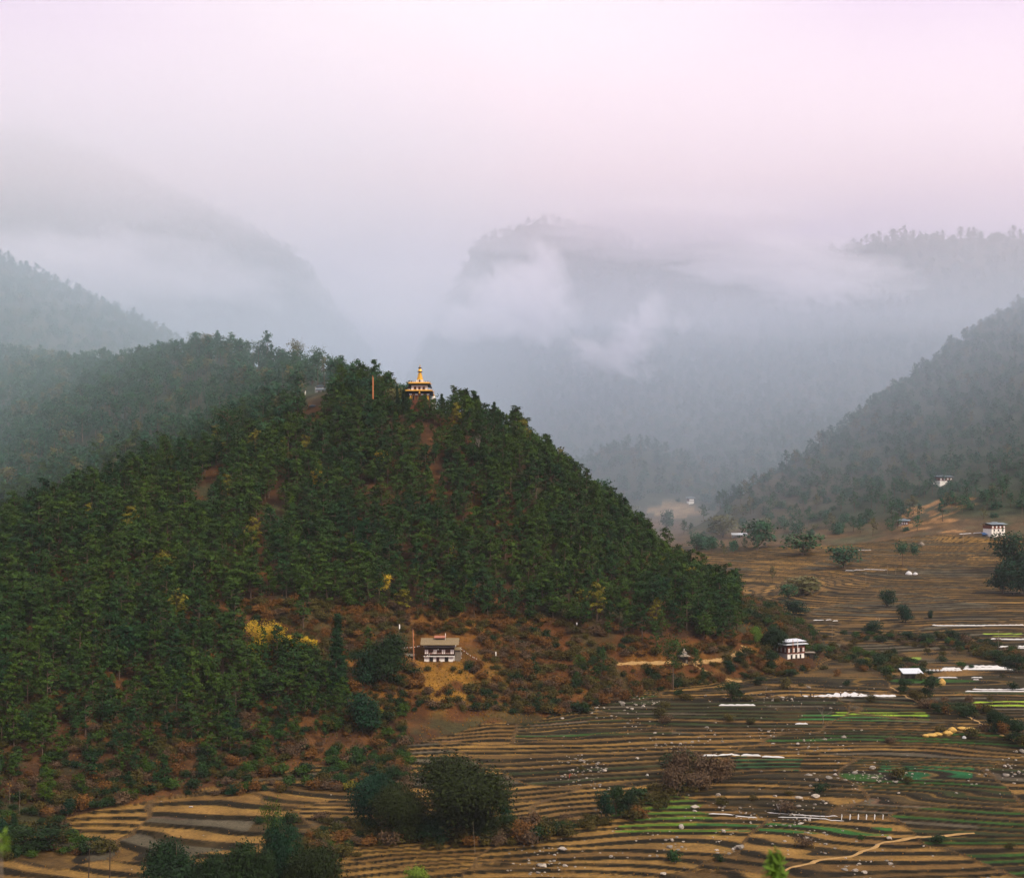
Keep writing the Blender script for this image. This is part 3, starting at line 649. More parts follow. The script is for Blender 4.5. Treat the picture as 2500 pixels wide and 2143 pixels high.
# ------------------------------------------------------------------ solid shapes
class MB:
    def __init__(s): s.v = []; s.f = []
    def raw(s, v, f):
        n = len(s.v); s.v += [tuple(map(float, p)) for p in v]; s.f += [tuple(int(i) + n for i in q) for q in f]; return s
    def box(s, x0, x1, y0, y1, z0, z1):
        v = [(x, y, z) for z in (z0, z1) for y in (y0, y1) for x in (x0, x1)]
        return s.raw(v, [(0, 2, 3, 1), (4, 5, 7, 6), (0, 1, 5, 4), (2, 6, 7, 3), (0, 4, 6, 2), (1, 3, 7, 5)])
    def frus(s, a, za, b, zb, c=(0, 0)):
        """a, b = half sizes (x, y) at heights za and zb"""
        v = [(c[0] + sx * h[0], c[1] + sy * h[1], z) for h, z in ((a, za), (b, zb)) for sy in (-1, 1) for sx in (-1, 1)]
        return s.raw(v, [(0, 2, 3, 1), (4, 5, 7, 6), (0, 1, 5, 4), (2, 6, 7, 3), (0, 4, 6, 2), (1, 3, 7, 5)])
    def lathe(s, prof, k=16, c=(0, 0)):
        v = [(c[0] + r * math.cos(2 * math.pi * j / k), c[1] + r * math.sin(2 * math.pi * j / k), z) for r, z in prof for j in range(k)]
        f = [(i * k + j, i * k + (j + 1) % k, (i + 1) * k + (j + 1) % k, (i + 1) * k + j) for i in range(len(prof) - 1) for j in range(k)]
        f += [tuple(range(k - 1, -1, -1)), tuple((len(prof) - 1) * k + j for j in range(k))]
        return s.raw(v, f)
    def tube(s, path, r, k=6):
        v, q = tube(np.array(path, float), r if hasattr(r, '__len__') else [r] * len(path), k); return s.raw(v, q)
    def gable(s, x0, x1, y0, y1, z0, rise, th=.14):
        """ridge along x"""
        ym = (y0 + y1) / 2
        v = [(x, y, z) for x in (x0, x1) for y, z in ((y0, z0), (ym, z0 + rise), (y1, z0), (y1, z0 - th), (ym, z0 + rise - th), (y0, z0 - th))]
        f = [(0, 6, 7, 1), (1, 7, 8, 2), (2, 8, 9, 3), (3, 9, 10, 4), (4, 10, 11, 5), (5, 11, 6, 0), (0, 1, 4, 5), (1, 2, 3, 4), (6, 11, 10, 7), (7, 10, 9, 8)]
        return s.raw(v, f)
    def mesh(s, name, mat):
        me = bpy.data.meshes.new(name); me.from_pydata(s.v, [], s.f); me.materials.append(mat); me.update(); return me
    def put(s, name, mat, parent=None, **k): return link(name, s.mesh(name, mat), parent=parent, **k)
def root(name, label, cat, loc, rz=0.0, scale=1.0, group=None):
    e = link(name, None, loc=loc, label=label, category=cat, group=group); e.rotation_euler[2] = rz; e.scale = (scale,) * 3; e.empty_display_size = .5; return e

GOLD = simple_mat('gilt', (.62, .34, .035), .42, .15, 2.0, metal=.35, spec=.5)
GOLDTRIM = simple_mat('gilt_trim', (.50, .25, .03), .6, .2, 2.0)
WHITEW = simple_mat('whitewash', (.72, .68, .62), .85, .14, .8, stretch=(1, 1, .5))
WHITEP = simple_mat('white_paint', (.78, .74, .70), .6, .06, 2)
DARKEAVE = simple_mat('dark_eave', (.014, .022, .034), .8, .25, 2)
REDWOOD = simple_mat('red_timber', (.13, .035, .018), .75, .3, 2)
DARKWOOD = simple_mat('dark_timber', (.035, .022, .015), .8, .3, 2)
GREYWOOD = simple_mat('grey_timber', (.16, .13, .10), .85, .3, 3)
SHINGLE = simple_mat('weathered_shingle', (.16, .115, .06), .9, .3, 1.5, stretch=(3, .5, 1))
RUST = simple_mat('rusty_sheet', (.24, .09, .055), .8, .3, 2)
TIN = simple_mat('corrugated_tin', (.46, .48, .52), .45, .15, 2.5, metal=.3, stretch=(5, .3, 1))
DARKTIN = simple_mat('dull_tin', (.12, .15, .18), .6, .2, 2.5)
GLASS = simple_mat('dark_window', (.012, .011, .012), .3, .1, 2)
PLASTIC = simple_mat('white_plastic', (.42, .41, .41), .4, .07, 1.0, bump=.2)
ORANGE = simple_mat('orange_cloth', (.42, .15, .06), .85, .25, 3)
REDCLOTH = simple_mat('red_cloth', (.30, .05, .035), .85, .25, 3)
BLUET = simple_mat('blue_tarpaulin', (.03, .12, .30), .5, .1, 2)
STONE = simple_mat('grey_stone', (.15, .13, .11), .9, .45, 1.1, bump=.5)
PALESTONE = simple_mat('pale_stone', (.26, .225, .19), .9, .4, 1.1, bump=.5)
STRAW = simple_mat('straw', (.36, .22, .055), .95, .35, 3, bump=.5)
DIRT = simple_mat('trodden_earth', (.24, .145, .055), .95, .25, .6, bump=.3)

# ------------------------------------------------------------------ golden spired tower on the hilltop
def tower():
    c = P(1025.3, 974.3, 745)
    t = root('temple_tower', 'golden spired temple tower with tiered dark eaves on the hilltop', 'temple', c)
    MB().box(-5.2, 5.2, -5.2, 5.2, -7.5, 2.7).put('lower_wall', REDWOOD, t)
    for x in (-4.6, -1.45, 1.45, 4.6):
        for y in (-5.32,): MB().box(x - .65, x + .65, y - .12, y + .1, 1.9, 2.45).put('window_cap', WHITEW, t)
    for x in (-3.0, 0, 3.0):
        w = MB().box(x - .62, x + .62, -5.36, -5.2, -.7, 1.7).put('window', GLASS, t)
        MB().box(x - .75, x + .75, -5.5, -5.38, 1.7, 1.86).box(x - .75, x - .62, -5.5, -5.38, -.7, 1.7).box(x + .62, x + .75, -5.5, -5.38, -.7, 1.7).put('frame', GOLDTRIM, w)
    for x in (-4.6, 4.45): MB().lathe([(.01, -.9), (.55, -.8), (.62, -.2), (.35, .4), (.42, .9), (.3, 1.35), (.01, 1.6)], 10, (x, -5.75)).put('gilt_figure', GOLD, t)
    MB().lathe([(.01, 2.5), (.45, 2.6), (.5, 3.1), (.2, 3.6), (.01, 4.0)], 10, (.15, -6.6)).put('gilt_figure', GOLD, t)
    def tier(z0, z1, w_in, w_out, zt):
        MB().frus((w_in, w_in), z0, (w_out - .35, w_out - .35), z1).put('eave_underside', DARKEAVE, t)
        # deep dark side boards that slant outward
        for s in (-1, 1):
            x = [s * (w_in + .02), s * (w_out + .55), s * (w_out - .2), s * (w_in + .02)]; z = [z0 - .6, z0 - 1.15, z1 - .004, z1 - .004]
            v = [(x[i], y, z[i]) for y in (-w_out * .55, w_out * .8) for i in range(4)]
            MB().raw(v, [(0, 1, 2, 3), (4, 7, 6, 5), (0, 4, 5, 1), (1, 5, 6, 2), (2, 6, 7, 3), (3, 7, 4, 0)]).put('side_eave_board', DARKEAVE, t)
        MB().frus((w_out, w_out), z1 + .003, (w_out - .45, w_out - .45), zt).put('roof', GOLDTRIM, t)
        MB().box(-w_out - .08, w_out + .08, -w_out - .12, -w_out - .003, z1 + .05, z1 + .3).put('gilt_fascia', GOLD, t)
        for sx in (-1, 1):
            for sy in (-1, 1): MB().tube([(sx * (w_out - .3), sy * (w_out - .3), z1 + .3), (sx * (w_out + .2), sy * (w_out + .2), z1 + .6), (sx * (w_out + .4), sy * (w_out + .4), z1 + 1.1)], [.14, .1, .03], 5).put('upturned_corner', GOLDTRIM, t)
    tier(2.72, 3.9, 5.2, 7.05, 4.6)
    MB().box(-4.2, 4.2, -4.2, 4.2, 4.6, 6.95).put('upper_wall', WHITEW, t)
    MB().box(-4.27, 4.27, -4.27, -4.205, 6.3, 6.55).put('red_band', REDWOOD, t)
    for x in (-2.3, 0, 2.3):
        w = MB().box(x - .6, x + .6, -4.36, -4.21, 4.8, 6.15).put('window', REDWOOD, t)
        MB().box(x - .38, x - .05, -4.42, -4.365, 5.0, 6.0).box(x + .05, x + .38, -4.42, -4.365, 5.0, 6.0).put('pane', GLASS, w)
        MB().box(x - .8, x + .8, -4.5, -4.37, 6.16, 6.29).put('lintel', GOLDTRIM, w)
    tier(6.97, 7.9, 4.2, 5.75, 8.75)
    for z, w in ((4.62, 6.1), (8.77, 4.3)):
        r = MB()
        for k in range(9):
            a = -w + 2 * w * k / 8
            r.box(a - .05, a + .05, -w - .05, -w + .05, z - .3, z + .75)
        r.box(-w, w, -w - .03, -w + .03, z + .68, z + .76); r.box(-w - .03, -w + .03, -w + .1, w, z + .68, z + .76); r.box(w - .03, w + .03, -w + .1, w, z + .68, z + .76)
        r.put('railing', REDWOOD, t)
    MB().frus((1.95, 1.95), 8.76, (1.85, 1.85), 10.05).put('spire_plinth', WHITEW, t)
    MB().lathe([(.45, 8.9), (.45, 9.9), (.3, 10.2)], 8, (0, -1.95)).put('niche', GLASS, t)
    prof = [(1.75, 10.06)]
    for k in range(13):
        a = k / 13; r = 1.72 + (.72 - 1.72) * a; z = 10.1 + 4.1 * a; prof += [(r, z), (r + .05, z + .1), (r - .06, z + .22)]
    MB().lathe(prof + [(.7, 14.2)], 24).put('gilded_spire', GOLD, t)
    MB().lathe([(.7, 14.21), (1.2, 14.3), (1.45, 14.45), (1.2, 14.6), (.8, 14.7)], 20).put('lower_parasol', DARKEAVE, t)
    MB().lathe([(1.15, 14.71), (1.05, 15.1), (.72, 15.7), (.66, 16.15)], 20).put('gilt_bell', GOLD, t)
    MB().lathe([(.55, 16.16), (.75, 16.3), (1.0, 16.62), (.7, 16.78), (.35, 16.8)], 16).put('upper_parasol', DARKEAVE, t)
    MB().lathe([(.12, 16.81), (.32, 17.0), (.36, 17.25), (.12, 17.5), (.22, 17.75), (.1, 18.0), (.02, 18.6)], 10).put('finial', GOLDTRIM, t)
    q = P(1059, 975, 742)
    s = root('small_stupa', 'small white and gold stupa at the right foot of the golden spired tower', 'stupa', q)
    MB().box(-1, 1, -1, 1, -6, .6).put('plinth', WHITEW, s); MB().lathe([(.95, .61), (1.0, 1.1), (.6, 1.7)], 12).put('dome', WHITEW, s); MB().lathe([(.4, 1.71), (.3, 2.4), (.05, 3.3)], 10).put('spire', GOLD, s)
tower()

# ------------------------------------------------------------------ houses
def lattice(w, x0, x1, z0, z1, y, cols, rows, mat, th=.05):
    m = MB()
    for k in range(cols + 1):
        a = x0 + (x1 - x0) * k / cols; m.box(a - th, a + th, y - .06, y, z0 - th, z1 + th)
    for k in range(rows + 1):
        a = z0 + (z1 - z0) * k / rows; m.box(x0 + th, x1 - th, y - .055, y - .004, a - th, a + th)
    m.put('frame', mat, w)
def farmhouse_a():
    """brown shingled farmhouse on the grass bank"""
    c = at(1072, 1616); d = c.y; s = d / F / 8.288 * 1.0      # metres per enlarged pixel
    def X(u): return (u - 985) * s
    h = root('farmhouse', 'two storey whitewashed farmhouse with broad brown shingle roof and prayer flags', 'house', c + Vector((0, 1.5, -.2)))
    zb = lambda v: (1118 - v) * s
    D = 8.5
    MB().box(X(680), X(1290), 0, D, -2.5, zb(1000)).put('lower_wall', WHITEW, h)
    MB().box(X(690), X(1285), -.35, D + .2, zb(1000) + .004, zb(806)).put('upper_wall', DARKWOOD, h)
    MB().box(X(670), X(1300), -.75, -.36, zb(1003), zb(990)).put('white_sill_beam', WHITEP, h)
    MB().box(X(660), X(1320), -.8, D + .6, zb(805), zb(797)).put('white_beam', WHITEP, h)
    MB().box(X(675), X(1300), .2, D - .2, zb(796), zb(752)).put('attic', DARKWOOD, h)
    for a, b in ((690, 765), (865, 935), (1035, 1110), (1210, 1285)):
        w = MB().box(X(a), X(b), -.42, -.355, zb(948), zb(858)).put('window', WHITEP, h)
        lattice(w, X(a), X(b), zb(948), zb(858), -.424, 2, 2, REDWOOD, .07)
    for a, b in ((772, 858), (942, 1028), (1117, 1203)):
        w = MB().box(X(a), X(b), -.45, -.355, zb(950), zb(862)).put('bay_panel', REDWOOD, h)
        for k in range(2):
            u0 = a + 10 + k * 38; MB().box(X(u0), X(u0 + 28), -.49, -.454, zb(918), zb(875)).put('pane', GLASS, w)
        m = MB()
        for k in range(5): u0 = a + 6 + k * 17; m.box(X(u0), X(u0 + 7), -.5, -.455, zb(942), zb(932))
        m.put('painted_band', WHITEP, w)
    for a, b, mt in ((785, 860, DARKWOOD), (925, 985, REDWOOD), (1095, 1170, DARKWOOD)):
        w = MB().box(X(a), X(b), -.1, -.004, -.3, zb(1015)).put('door', mt, h); MB().box(X(a + 14), X(b - 14), -.16, -.104, 0.1, zb(1035)).put('opening', GLASS, w)
        MB().box(X(a - 5), X(b + 5), -.24, -.005, zb(1012), zb(1004)).put('lintel', REDWOOD, w)
    # roof: two planes on a low pitch, far plane rising, planks held by stones
    e = zb(752); rf = MB().gable(X(605), X(1385), -2.3, D + 2.0, e, 2.0, .16).put('roof', SHINGLE, h)
    m = MB()
    for k in range(26): u = 612 + k * 30; m.raw([(X(u), -2.28, e + .03), (X(u + 3), -2.28, e + .03), (X(u + 3), D / 2 - .2, e + 2.02), (X(u), D / 2 - .2, e + 2.02), (X(u + 1.5), -2.28, e + .11), (X(u + 1.5), D / 2 - .2, e + 2.1)], [(0, 4, 5, 3), (4, 1, 2, 5)])
    m.put('roof_batten', GREYWOOD, rf)
    MB().box(X(890), X(1090), D / 2 - 1.3, D / 2 + 1.3, e + 1.4, e + 2.2).put('lantern_box', DARKWOOD, h)
    MB().gable(X(875), X(1105), D / 2 - 2.2, D / 2 + 2.2, e + 2.25, .7, .1).put('lantern_roof', RUST, h)
    MB().box(X(1300), X(1405), 1.5, D, -2.5, zb(880)).put('side_wing', GREYWOOD, h)
    MB().gable(X(1290), X(1425), 1.0, D + .4, zb(878), .7, .1).put('wing_roof', SHINGLE, h)
    fl = MB().tube([(X(1103), 2, e + 1.0), (X(1103), 2, e + 4.2)], .05, 5).put('roof_flag_pole', WHITEP, h); MB().box(X(1103), X(1112), 1.98, 2.02, e + 3.0, e + 4.1).put('roof_flag', WHITEP, h)
    # lean-to on the left
    b = root('open_shed', 'low open shed with grey plank roof left of the brown roofed farmhouse', 'shed', c + Vector((X(350), 3.2, 0)))
    MB().raw([(-2.6, -1.6, 2.3), (2.6, -1.6, 2.3), (2.6, 2.2, 2.75), (-2.6, 2.2, 2.75), (-2.6, -1.6, 2.2), (2.6, -1.6, 2.2), (2.6, 2.2, 2.65), (-2.6, 2.2, 2.65)], [(0, 1, 2, 3), (4, 7, 6, 5), (0, 4, 5, 1), (1, 5, 6, 2), (2, 6, 7, 3), (3, 7, 4, 0)]).put('roof', GREYWOOD, b)
    MB().box(-2.5, 2.5, 1.9, 2.1, -1.5, 2.6).put('back_wall', DARKWOOD, b)
    for x in (-2.45, 0, 2.45): MB().box(x - .1, x + .1, -1.45, -1.25, -1.5, 2.2).put('post', GREYWOOD, b)
    # banner mast
    f = root('flag_mast', 'tall orange banner mast left of the brown roofed farmhouse', 'flagpole', c + Vector((X(470), -.8, -.5)))
    MB().tube([(0, 0, 0), (-.2, 0, 7), (-.35, 0, 14.2)], [.1, .08, .05], 6).put('pole', GREYWOOD, f)
    m = MB(); n = 24
    for k in range(n): z = 1.2 + k * .52; x = -.02 * k * .6; m.raw([(x, 0, z), (x + .38 + .1 * math.sin(k), .1 * math.sin(k * 1.3), z), (x + .36 + .1 * math.sin(k + 1), .1 * math.sin(k * 1.3 + 1.3), z + .5), (x - .01, 0, z + .5)], [(0, 1, 2, 3)])
    m.put('banner', ORANGE, f)
    # strings of prayer flags
    def string(a, b, sag, n, lab):
        a = Vector(a); b = Vector(b); r = link('prayer_flag_string', None, loc=c, label=lab, category='prayer flags', group='prayer flag strings')
        path = [a.lerp(b, k / 12) - Vector((0, 0, sag * 4 * (k / 12) * (1 - k / 12))) for k in range(13)]
        MB().tube(path, .025, 3).put('cord', GREYWOOD, r)
        for k in range(n):
            t = (k + .5) / n; p = a.lerp(b, t) - Vector((0, 0, sag * 4 * t * (1 - t)))
            MB().raw([(p.x - .16, p.y, p.z), (p.x + .16, p.y, p.z), (p.x + .15, p.y + .05, p.z - .34), (p.x - .15, p.y + .05, p.z - .34)], [(0, 1, 2, 3)]).put('flag', (WHITEP, WHITEP, ORANGE, WHITEP, REDCLOTH)[k % 5], r)
    string((X(235), 0, zb(815)), (X(655), 0, zb(765)), .35, 14, 'string of prayer flags running left from the brown roofed farmhouse eave')
    string((X(1405), -.5, zb(815)), (X(1760), -2, zb(1035)), .3, 14, 'string of prayer flags falling right from the brown roofed farmhouse')
    string((X(985), -1.1, zb(835)), (X(700), -1.6, zb(985)), .2, 8, 'short string of orange prayer flags across the farmhouse windows')
    string((X(1440), -1.0, zb(900)), (X(1440), -1.2, zb(1030)), .0, 4, 'hanging white prayer flags at the right corner of the brown roofed farmhouse')
farmhouse_a()

def farmhouse_b():
    c = at(1931, 1606); d = c.y; s = d / F / 10.36
    h = root('farmhouse', 'red timbered farmhouse with double white metal roof beside round bamboo', 'house', c + Vector((0, 3.0, -.2)), math.radians(27))
    w2, d2 = 4.75, 4.5; z = lambda v: (895 - v) * s
    MB().box(-w2, w2, -d2, d2, -2.5, z(762)).put('lower_wall', WHITEW, h)
    MB().box(-w2 - .25, w2 + .25, -d2 - .25, d2 + .25, z(762) + .004, z(560)).put('upper_wall', REDWOOD, h)
    MB().box(-w2 - .4, w2 + .4, -d2 - .4, d2 + .4, z(560) + .004, z(548)).put('cornice', DARKWOOD, h)
    for k in range(4):
        x = -w2 + .15 + k * (2 * w2 - 1.3) / 3
        w = MB().box(x, x + 1.0, -d2 - .31, -d2 - .254, z(722), z(620)).put('window', WHITEP, h); lattice(w, x, x + 1.0, z(722), z(620), -d2 - .314, 2, 2, REDWOOD, .05)
        if k < 3:
            p = MB().box(x + 1.15, x + 2.3, -d2 - .30, -d2 - .254, z(735), z(610)).put('bay_panel', DARKWOOD, h); MB().box(x + 1.3, x + 1.65, -d2 - .35, -d2 - .304, z(700), z(630)).box(x + 1.8, x + 2.15, -d2 - .35, -d2 - .304, z(700), z(630)).put('pane', GLASS, p)
    for k in range(3):
        y = -d2 + .8 + k * 2.9; MB().box(-w2 - .31, -w2 - .254, y, y + 1.0, z(722), z(620)).put('side_window', WHITEP, h)
    for x in (-3.0, -.3, 2.2):
        w = MB().box(x, x + .95, -d2 - .06, -d2 - .004, -.2, z(785)).put('door', DARKWOOD, h); MB().box(x + .15, x + .8, -d2 - .11, -d2 - .064, .2, z(800)).put('opening', GLASS, w)
    MB().frus((w2 + 1.7, d2 + 1.5), z(528), (w2 + .2, d2 + .2), z(528) + .55).put('lower_roof', TIN, h)
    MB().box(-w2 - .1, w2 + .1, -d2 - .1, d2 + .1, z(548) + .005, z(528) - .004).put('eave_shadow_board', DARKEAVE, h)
    MB().box(-w2 + .6, w2 - .6, -d2 + .6, d2 - .6, z(528) + .56, z(458)).put('attic', DARKEAVE, h)
    MB().frus((w2 + 1.0, d2 + .9), z(458) + .004, (w2 - .4, .5), z(458) + .7).put('upper_roof', TIN, h)
    for u, top, lab in ((930, 390, 'slim prayer flag mast in front of the metal roofed farmhouse'), (1030, 365, 'darker prayer flag mast right of centre before the metal roofed farmhouse')):
        f = root('flag_mast', lab, 'flagpole', c + Vector(((u - 925) * s + (0 if u < 1000 else .3), -3.6, -.4)))
        H = (900 - top) * s + .4; MB().tube([(0, 0, 0), (0, 0, H)], [.08, .04], 5).put('pole', GREYWOOD, f)
        m = MB()
        for k in range(10): zz = H * (.35 + .06 * k); m.raw([(0, 0, zz), (.32, .1, zz), (.32, .1, zz + H * .045), (0, 0, zz + H * .045)], [(0, 1, 2, 3)])
        m.put('banner', WHITEP if u > 1000 else ORANGE, f)
    b = root('open_shed', 'dark open shed with flat weathered roof right of the metal roofed farmhouse', 'shed', c + Vector(((1300 - 840) * s, 3.5, -.1)))
    MB().box(-3.3, 3.3, -2, 2, 2.2, 2.42).put('roof', GREYWOOD, b); MB().box(-3.1, 3.1, 1.7, 1.9, -1.5, 2.19).put('back_wall', DARKWOOD, b)
    for x in (-3, -1, 1, 3): MB().box(x - .1, x + .1, -1.8, -1.6, -1.5, 2.19).put('post', DARKWOOD, b)
    q = MB().box(-2.6, -.6, -1.5, -.3, -1.0, 1.1).put('stacked_timber', GREYWOOD, b)
farmhouse_b()

def white_house(px, py, wpx, rows, label, lit=True, rz=.35, storeys=3, roofm=TIN):
    c = at(px, py); s = c.y / F; w = wpx * s / 2 * .92; dd = w * .8
    h = root('farmhouse', label, 'house', c + Vector((0, dd * .6, -.3)), rz)
    H = storeys * 2.9
    MB().box(-w, w, -dd, dd, -3, H - 2.7).put('lower_wall', WHITEW, h)
    MB().box(-w - .2, w + .2, -dd - .2, dd + .2, H - 2.7 + .004, H).put('upper_wall', REDWOOD, h)
    for k in range(4):
        x = -w + .4 + k * (2 * w - 2.0) / 3; MB().box(x, x + 1.3, -dd - .27, -dd - .204, H - 2.1, H - .5).put('window', WHITEP, h)
    for r in range(rows):
        for k in range(3):
            x = -w + 1.9 + k * (2 * w - 4.6) / 2; zz = H - 2.7 - 1.0 - 2.6 * (r + 1) + 1.6
            q = MB().box(x, x + (.95 if r else 1.25), -dd - .06, -dd - .004, zz, zz + (1.0 if r else 1.5)).put('window', GLASS, h)
            MB().box(x - .12, x + 1.4, -dd - .12, -dd - .064, zz + 1.55 - .5 * r, zz + 1.7 - .5 * r).put('lintel', REDWOOD, q)
    MB().box(-w * .8, w * .8, -dd * .8, dd * .8, H + .004, H + .8).put('attic', DARKEAVE, h)
    MB().gable(-w - 1.6, w + 1.6, -dd - 1.7, dd + 1.7, H + .9, 1.0, .16).put('roof', roofm, h)
    MB().gable(-w * .45, w * .45, -1.6, 1.6, H + 2.1, .5, .1).put('lantern_roof', roofm, h)
    return c
white_house(2430, 1308, 43, 2, 'tall white three storey farmhouse with dark flat eaves on the brown right slope', storeys=3, roofm=DARKTIN)
white_house(2303, 1181, 38, 0, 'small hazy farmhouse among trees high on the right slope', storeys=2, roofm=DARKTIN)
white_house(2208, 1281, 24, 0, 'low house with grey roof below the pale landslip scars', storeys=1, roofm=DARKTIN, rz=-.4)
white_house(1686, 1230, 15, 0, 'tiny hazy white house beside the pale quarry', storeys=2, roofm=DARKTIN)
def long_shed(px, py, wpx, label, wall, roofm, rz=0.0, Hs=2.4, dep=4.5):
    c = at(px, py); s = c.y / F; w = wpx * s / 2
    h = root('field_shed', label, 'shed', c + Vector((0, dep / 2, -.1)), rz)
    for x in (-w, -w / 3, w / 3, w): MB().box(x - .1, x + .1, -dep / 2, -dep / 2 + .2, -1, Hs).put('post', GREYWOOD, h)
    MB().box(-w, w, dep / 2 - .2, dep / 2, -1, Hs).put('back_wall', wall, h); MB().box(w * .45, w, -dep / 2 + .3, dep / 2 - .21, -1, Hs * .9).put('side_room', wall, h)
    MB().raw([(-w - .6, -dep / 2 - .6, Hs), (w + .6, -dep / 2 - .6, Hs), (w + .6, dep / 2 + .6, Hs + 1.5), (-w - .6, dep / 2 + .6, Hs + 1.5), (-w - .6, -dep / 2 - .6, Hs + .12), (w + .6, -dep / 2 - .6, Hs + .12), (w + .6, dep / 2 + .6, Hs + 1.62), (-w - .6, dep / 2 + .6, Hs + 1.62)],
             [(0, 3, 2, 1), (4, 5, 6, 7), (0, 1, 5, 4), (1, 2, 6, 5), (2, 3, 7, 6), (3, 0, 4, 7)]).put('roof', roofm, h)
long_shed(2228, 1657, 44, 'open field shed with sloping pale tin roof above the terraces', GREYWOOD, TIN, .06)
long_shed(1806, 1312, 36, 'long low building with pale roof in the hazy mid valley', WHITEW, TIN)
long_shed(2410, 1309, 18, 'blue tarpaulin lean-to at the left of the tall white farmhouse', BLUET, BLUET, 0, 1.4, 3)
def lodge():
    c = P(783, 966, 835); g = Vector((c[0], c[1], c[2]))
    h = root('monastery_lodge', 'small white monastery lodge half hidden by trees left of the tower', 'house', g, -.2)
    MB().box(-2.0, 2.0, -2, 2, -9, 3.4).put('wall', WHITEW, h)
    w = MB().box(-.9, .7, -2.08, -2.004, 1.2, 2.7).put('window', REDWOOD, h); MB().box(-.65, -.2, -2.14, -2.084, 1.4, 2.5).box(0, .45, -2.14, -2.084, 1.4, 2.5).put('pane', GLASS, w)
    MB().frus((2.9, 2.9), 3.45, (2.0, 2.0), 4.2).put('lower_roof', DARKTIN, h); MB().box(-1.7, 1.5, -1.5, 1.5, 4.2, 5.3).put('upper_wall', WHITEW, h)
    MB().frus((2.4, 2.4), 5.35, (.8, .8), 6.3).put('upper_roof', DARKEAVE, h); MB().box(-2.9, -2.1, -1.8, 1, -8, 5.0).put('side_pier', WHITEW, h)
    for px, py, lab in ((725, 964, 'leaning white ruined wall among trees left of the monastery lodge'), (744, 960, 'tiny white wall fragment between the ruin and the monastery lodge')):
        q = P(px, py, 845); m = MB().raw([(-.9, 0, -4), (1.2, 0, -4), (1.6, 0, 2.6), (.6, 0, 3.2), (-.4, 0, .6), (-.9, .5, -4), (1.2, .5, -4), (1.6, .5, 2.6), (.6, .5, 3.2), (-.4, .5, .6)], [(0, 1, 2, 3, 4), (5, 9, 8, 7, 6), (0, 5, 6, 1), (1, 6, 7, 2), (2, 7, 8, 3), (3, 8, 9, 4), (4, 9, 5, 0)])
        o = m.put('ruined_wall', WHITEW, None, loc=q, label=lab, category='wall'); o.scale = (1, 1, 1) if px < 740 else (.4, 1, .5)
    for px, py, r, lab in ((763, 992, 2.3, 'round dark parasol roof over a shelter on the bare saddle'), (779, 1010, 3.0, 'larger dark canopy shelter at the path below the saddle')):
        q = P(px, py + 6, 790); t = root('canopy_shelter', lab, 'shelter', q); z = gz(q[0], q[1])[0] - q[2]
        MB().tube([(0, 0, z - .3), (0, 0, 1.6)], .12, 6).put('post', GREYWOOD, t); MB().lathe([(r, 1.0), (r * .8, 1.75), (r * .4, 2.2), (.05, 2.4)], 14).put('canopy', DARKEAVE, t)
lodge()
def shrine():
    c = at(1671, 1619); h = root('shrine', 'little square shrine with two stepped straw coloured roofs by the dirt path', 'shrine', c + Vector((0, 1.2, -.2)), .15)
    MB().box(-1.4, 1.4, -1.2, 1.2, -1, 3.1).put('wall', DARKWOOD, h); MB().box(-.9, -.1, -1.26, -1.204, 0, 1.9).put('opening', GLASS, h); MB().box(.4, 1.1, -1.3, -1.204, .3, 1.5).put('panel', GREYWOOD, h)
    MB().frus((2.6, 2.4), 3.15, (.9, .9), 4.0).put('lower_roof', GREYWOOD, h); MB().box(-.8, .8, -.8, .8, 4.0, 4.6).put('drum', WHITEW, h); MB().frus((1.25, 1.25), 4.62, (.15, .15), 5.5).put('upper_roof', GREYWOOD, h)
    MB().lathe([(.12, 5.5), (.18, 5.8), (.02, 6.4)], 8).put('finial', WHITEW, h)
shrine()

# ------------------------------------------------------------------ paths
def trail(name, pl, width, label):
    W_ = [at(*p) for p in pl]; P2 = []
    for a, b in zip(W_[:-1], W_[1:]):
        n = max(2, int((b - a).length / 1.5))
        for k in range(n): P2.append(a.lerp(b, k / n))
    P2.append(W_[-1]); v = []; 
    for i, p in enumerate(P2):
        t = (P2[min(i + 1, len(P2) - 1)] - P2[max(i - 1, 0)]); t.z = 0; t.normalize(); nrm = Vector((-t.y, t.x, 0)); w = width(i / len(P2)) if callable(width) else width
        w *= 1 + .25 * math.sin(i * 1.7)
        for s in (-1, -.4, .4, 1):
            q = p + nrm * w * .5 * s; v.append((q.x, q.y, gz(q.x, q.y)[0] + (.16 if abs(s) < .9 else -.05)))
    f = [(i * 4 + j, i * 4 + j + 1, i * 4 + j + 5, i * 4 + j + 4) for i in range(len(P2) - 1) for j in range(3)]
    link(name, mesh_np(name, v, f, [DIRT], smooth=True), kind='structure', label=label)
def z5(x, y): return 1500 + x / 4.604, 1520 + y / 4.604
def z6(x, y): return 1600 + x / 2.1067, 1300 + y / 2.1067
trail('dirt_path', [z5(*p) for p in ((20, 462), (250, 450), (520, 447), (760, 457), (900, 452), (1050, 437), (1200, 417), (1300, 392), (1400, 352))], 1.8, 'pale dirt path across the bank above the fields')
trail('dirt_path', [z5(*p) for p in ((1385, 362), (1450, 335), (1500, 310), (1480, 272))], lambda t: 3.2 + 2.5 * t, 'wide worn turn of the dirt path at the hill corner')
trail('dirt_path', [z5(*p) for p in ((880, 458), (960, 512), (1100, 572), (1250, 622), (1430, 655))], 1.3, 'narrow branch path running down to the fields')
trail('dirt_path', [z6(*p) for p in ((630, 1745), (820, 1690), (1000, 1665), (1110, 1625), (1180, 1590), (1400, 1563), (1640, 1545))], 1.3, 'field path winding between the lower right terraces')
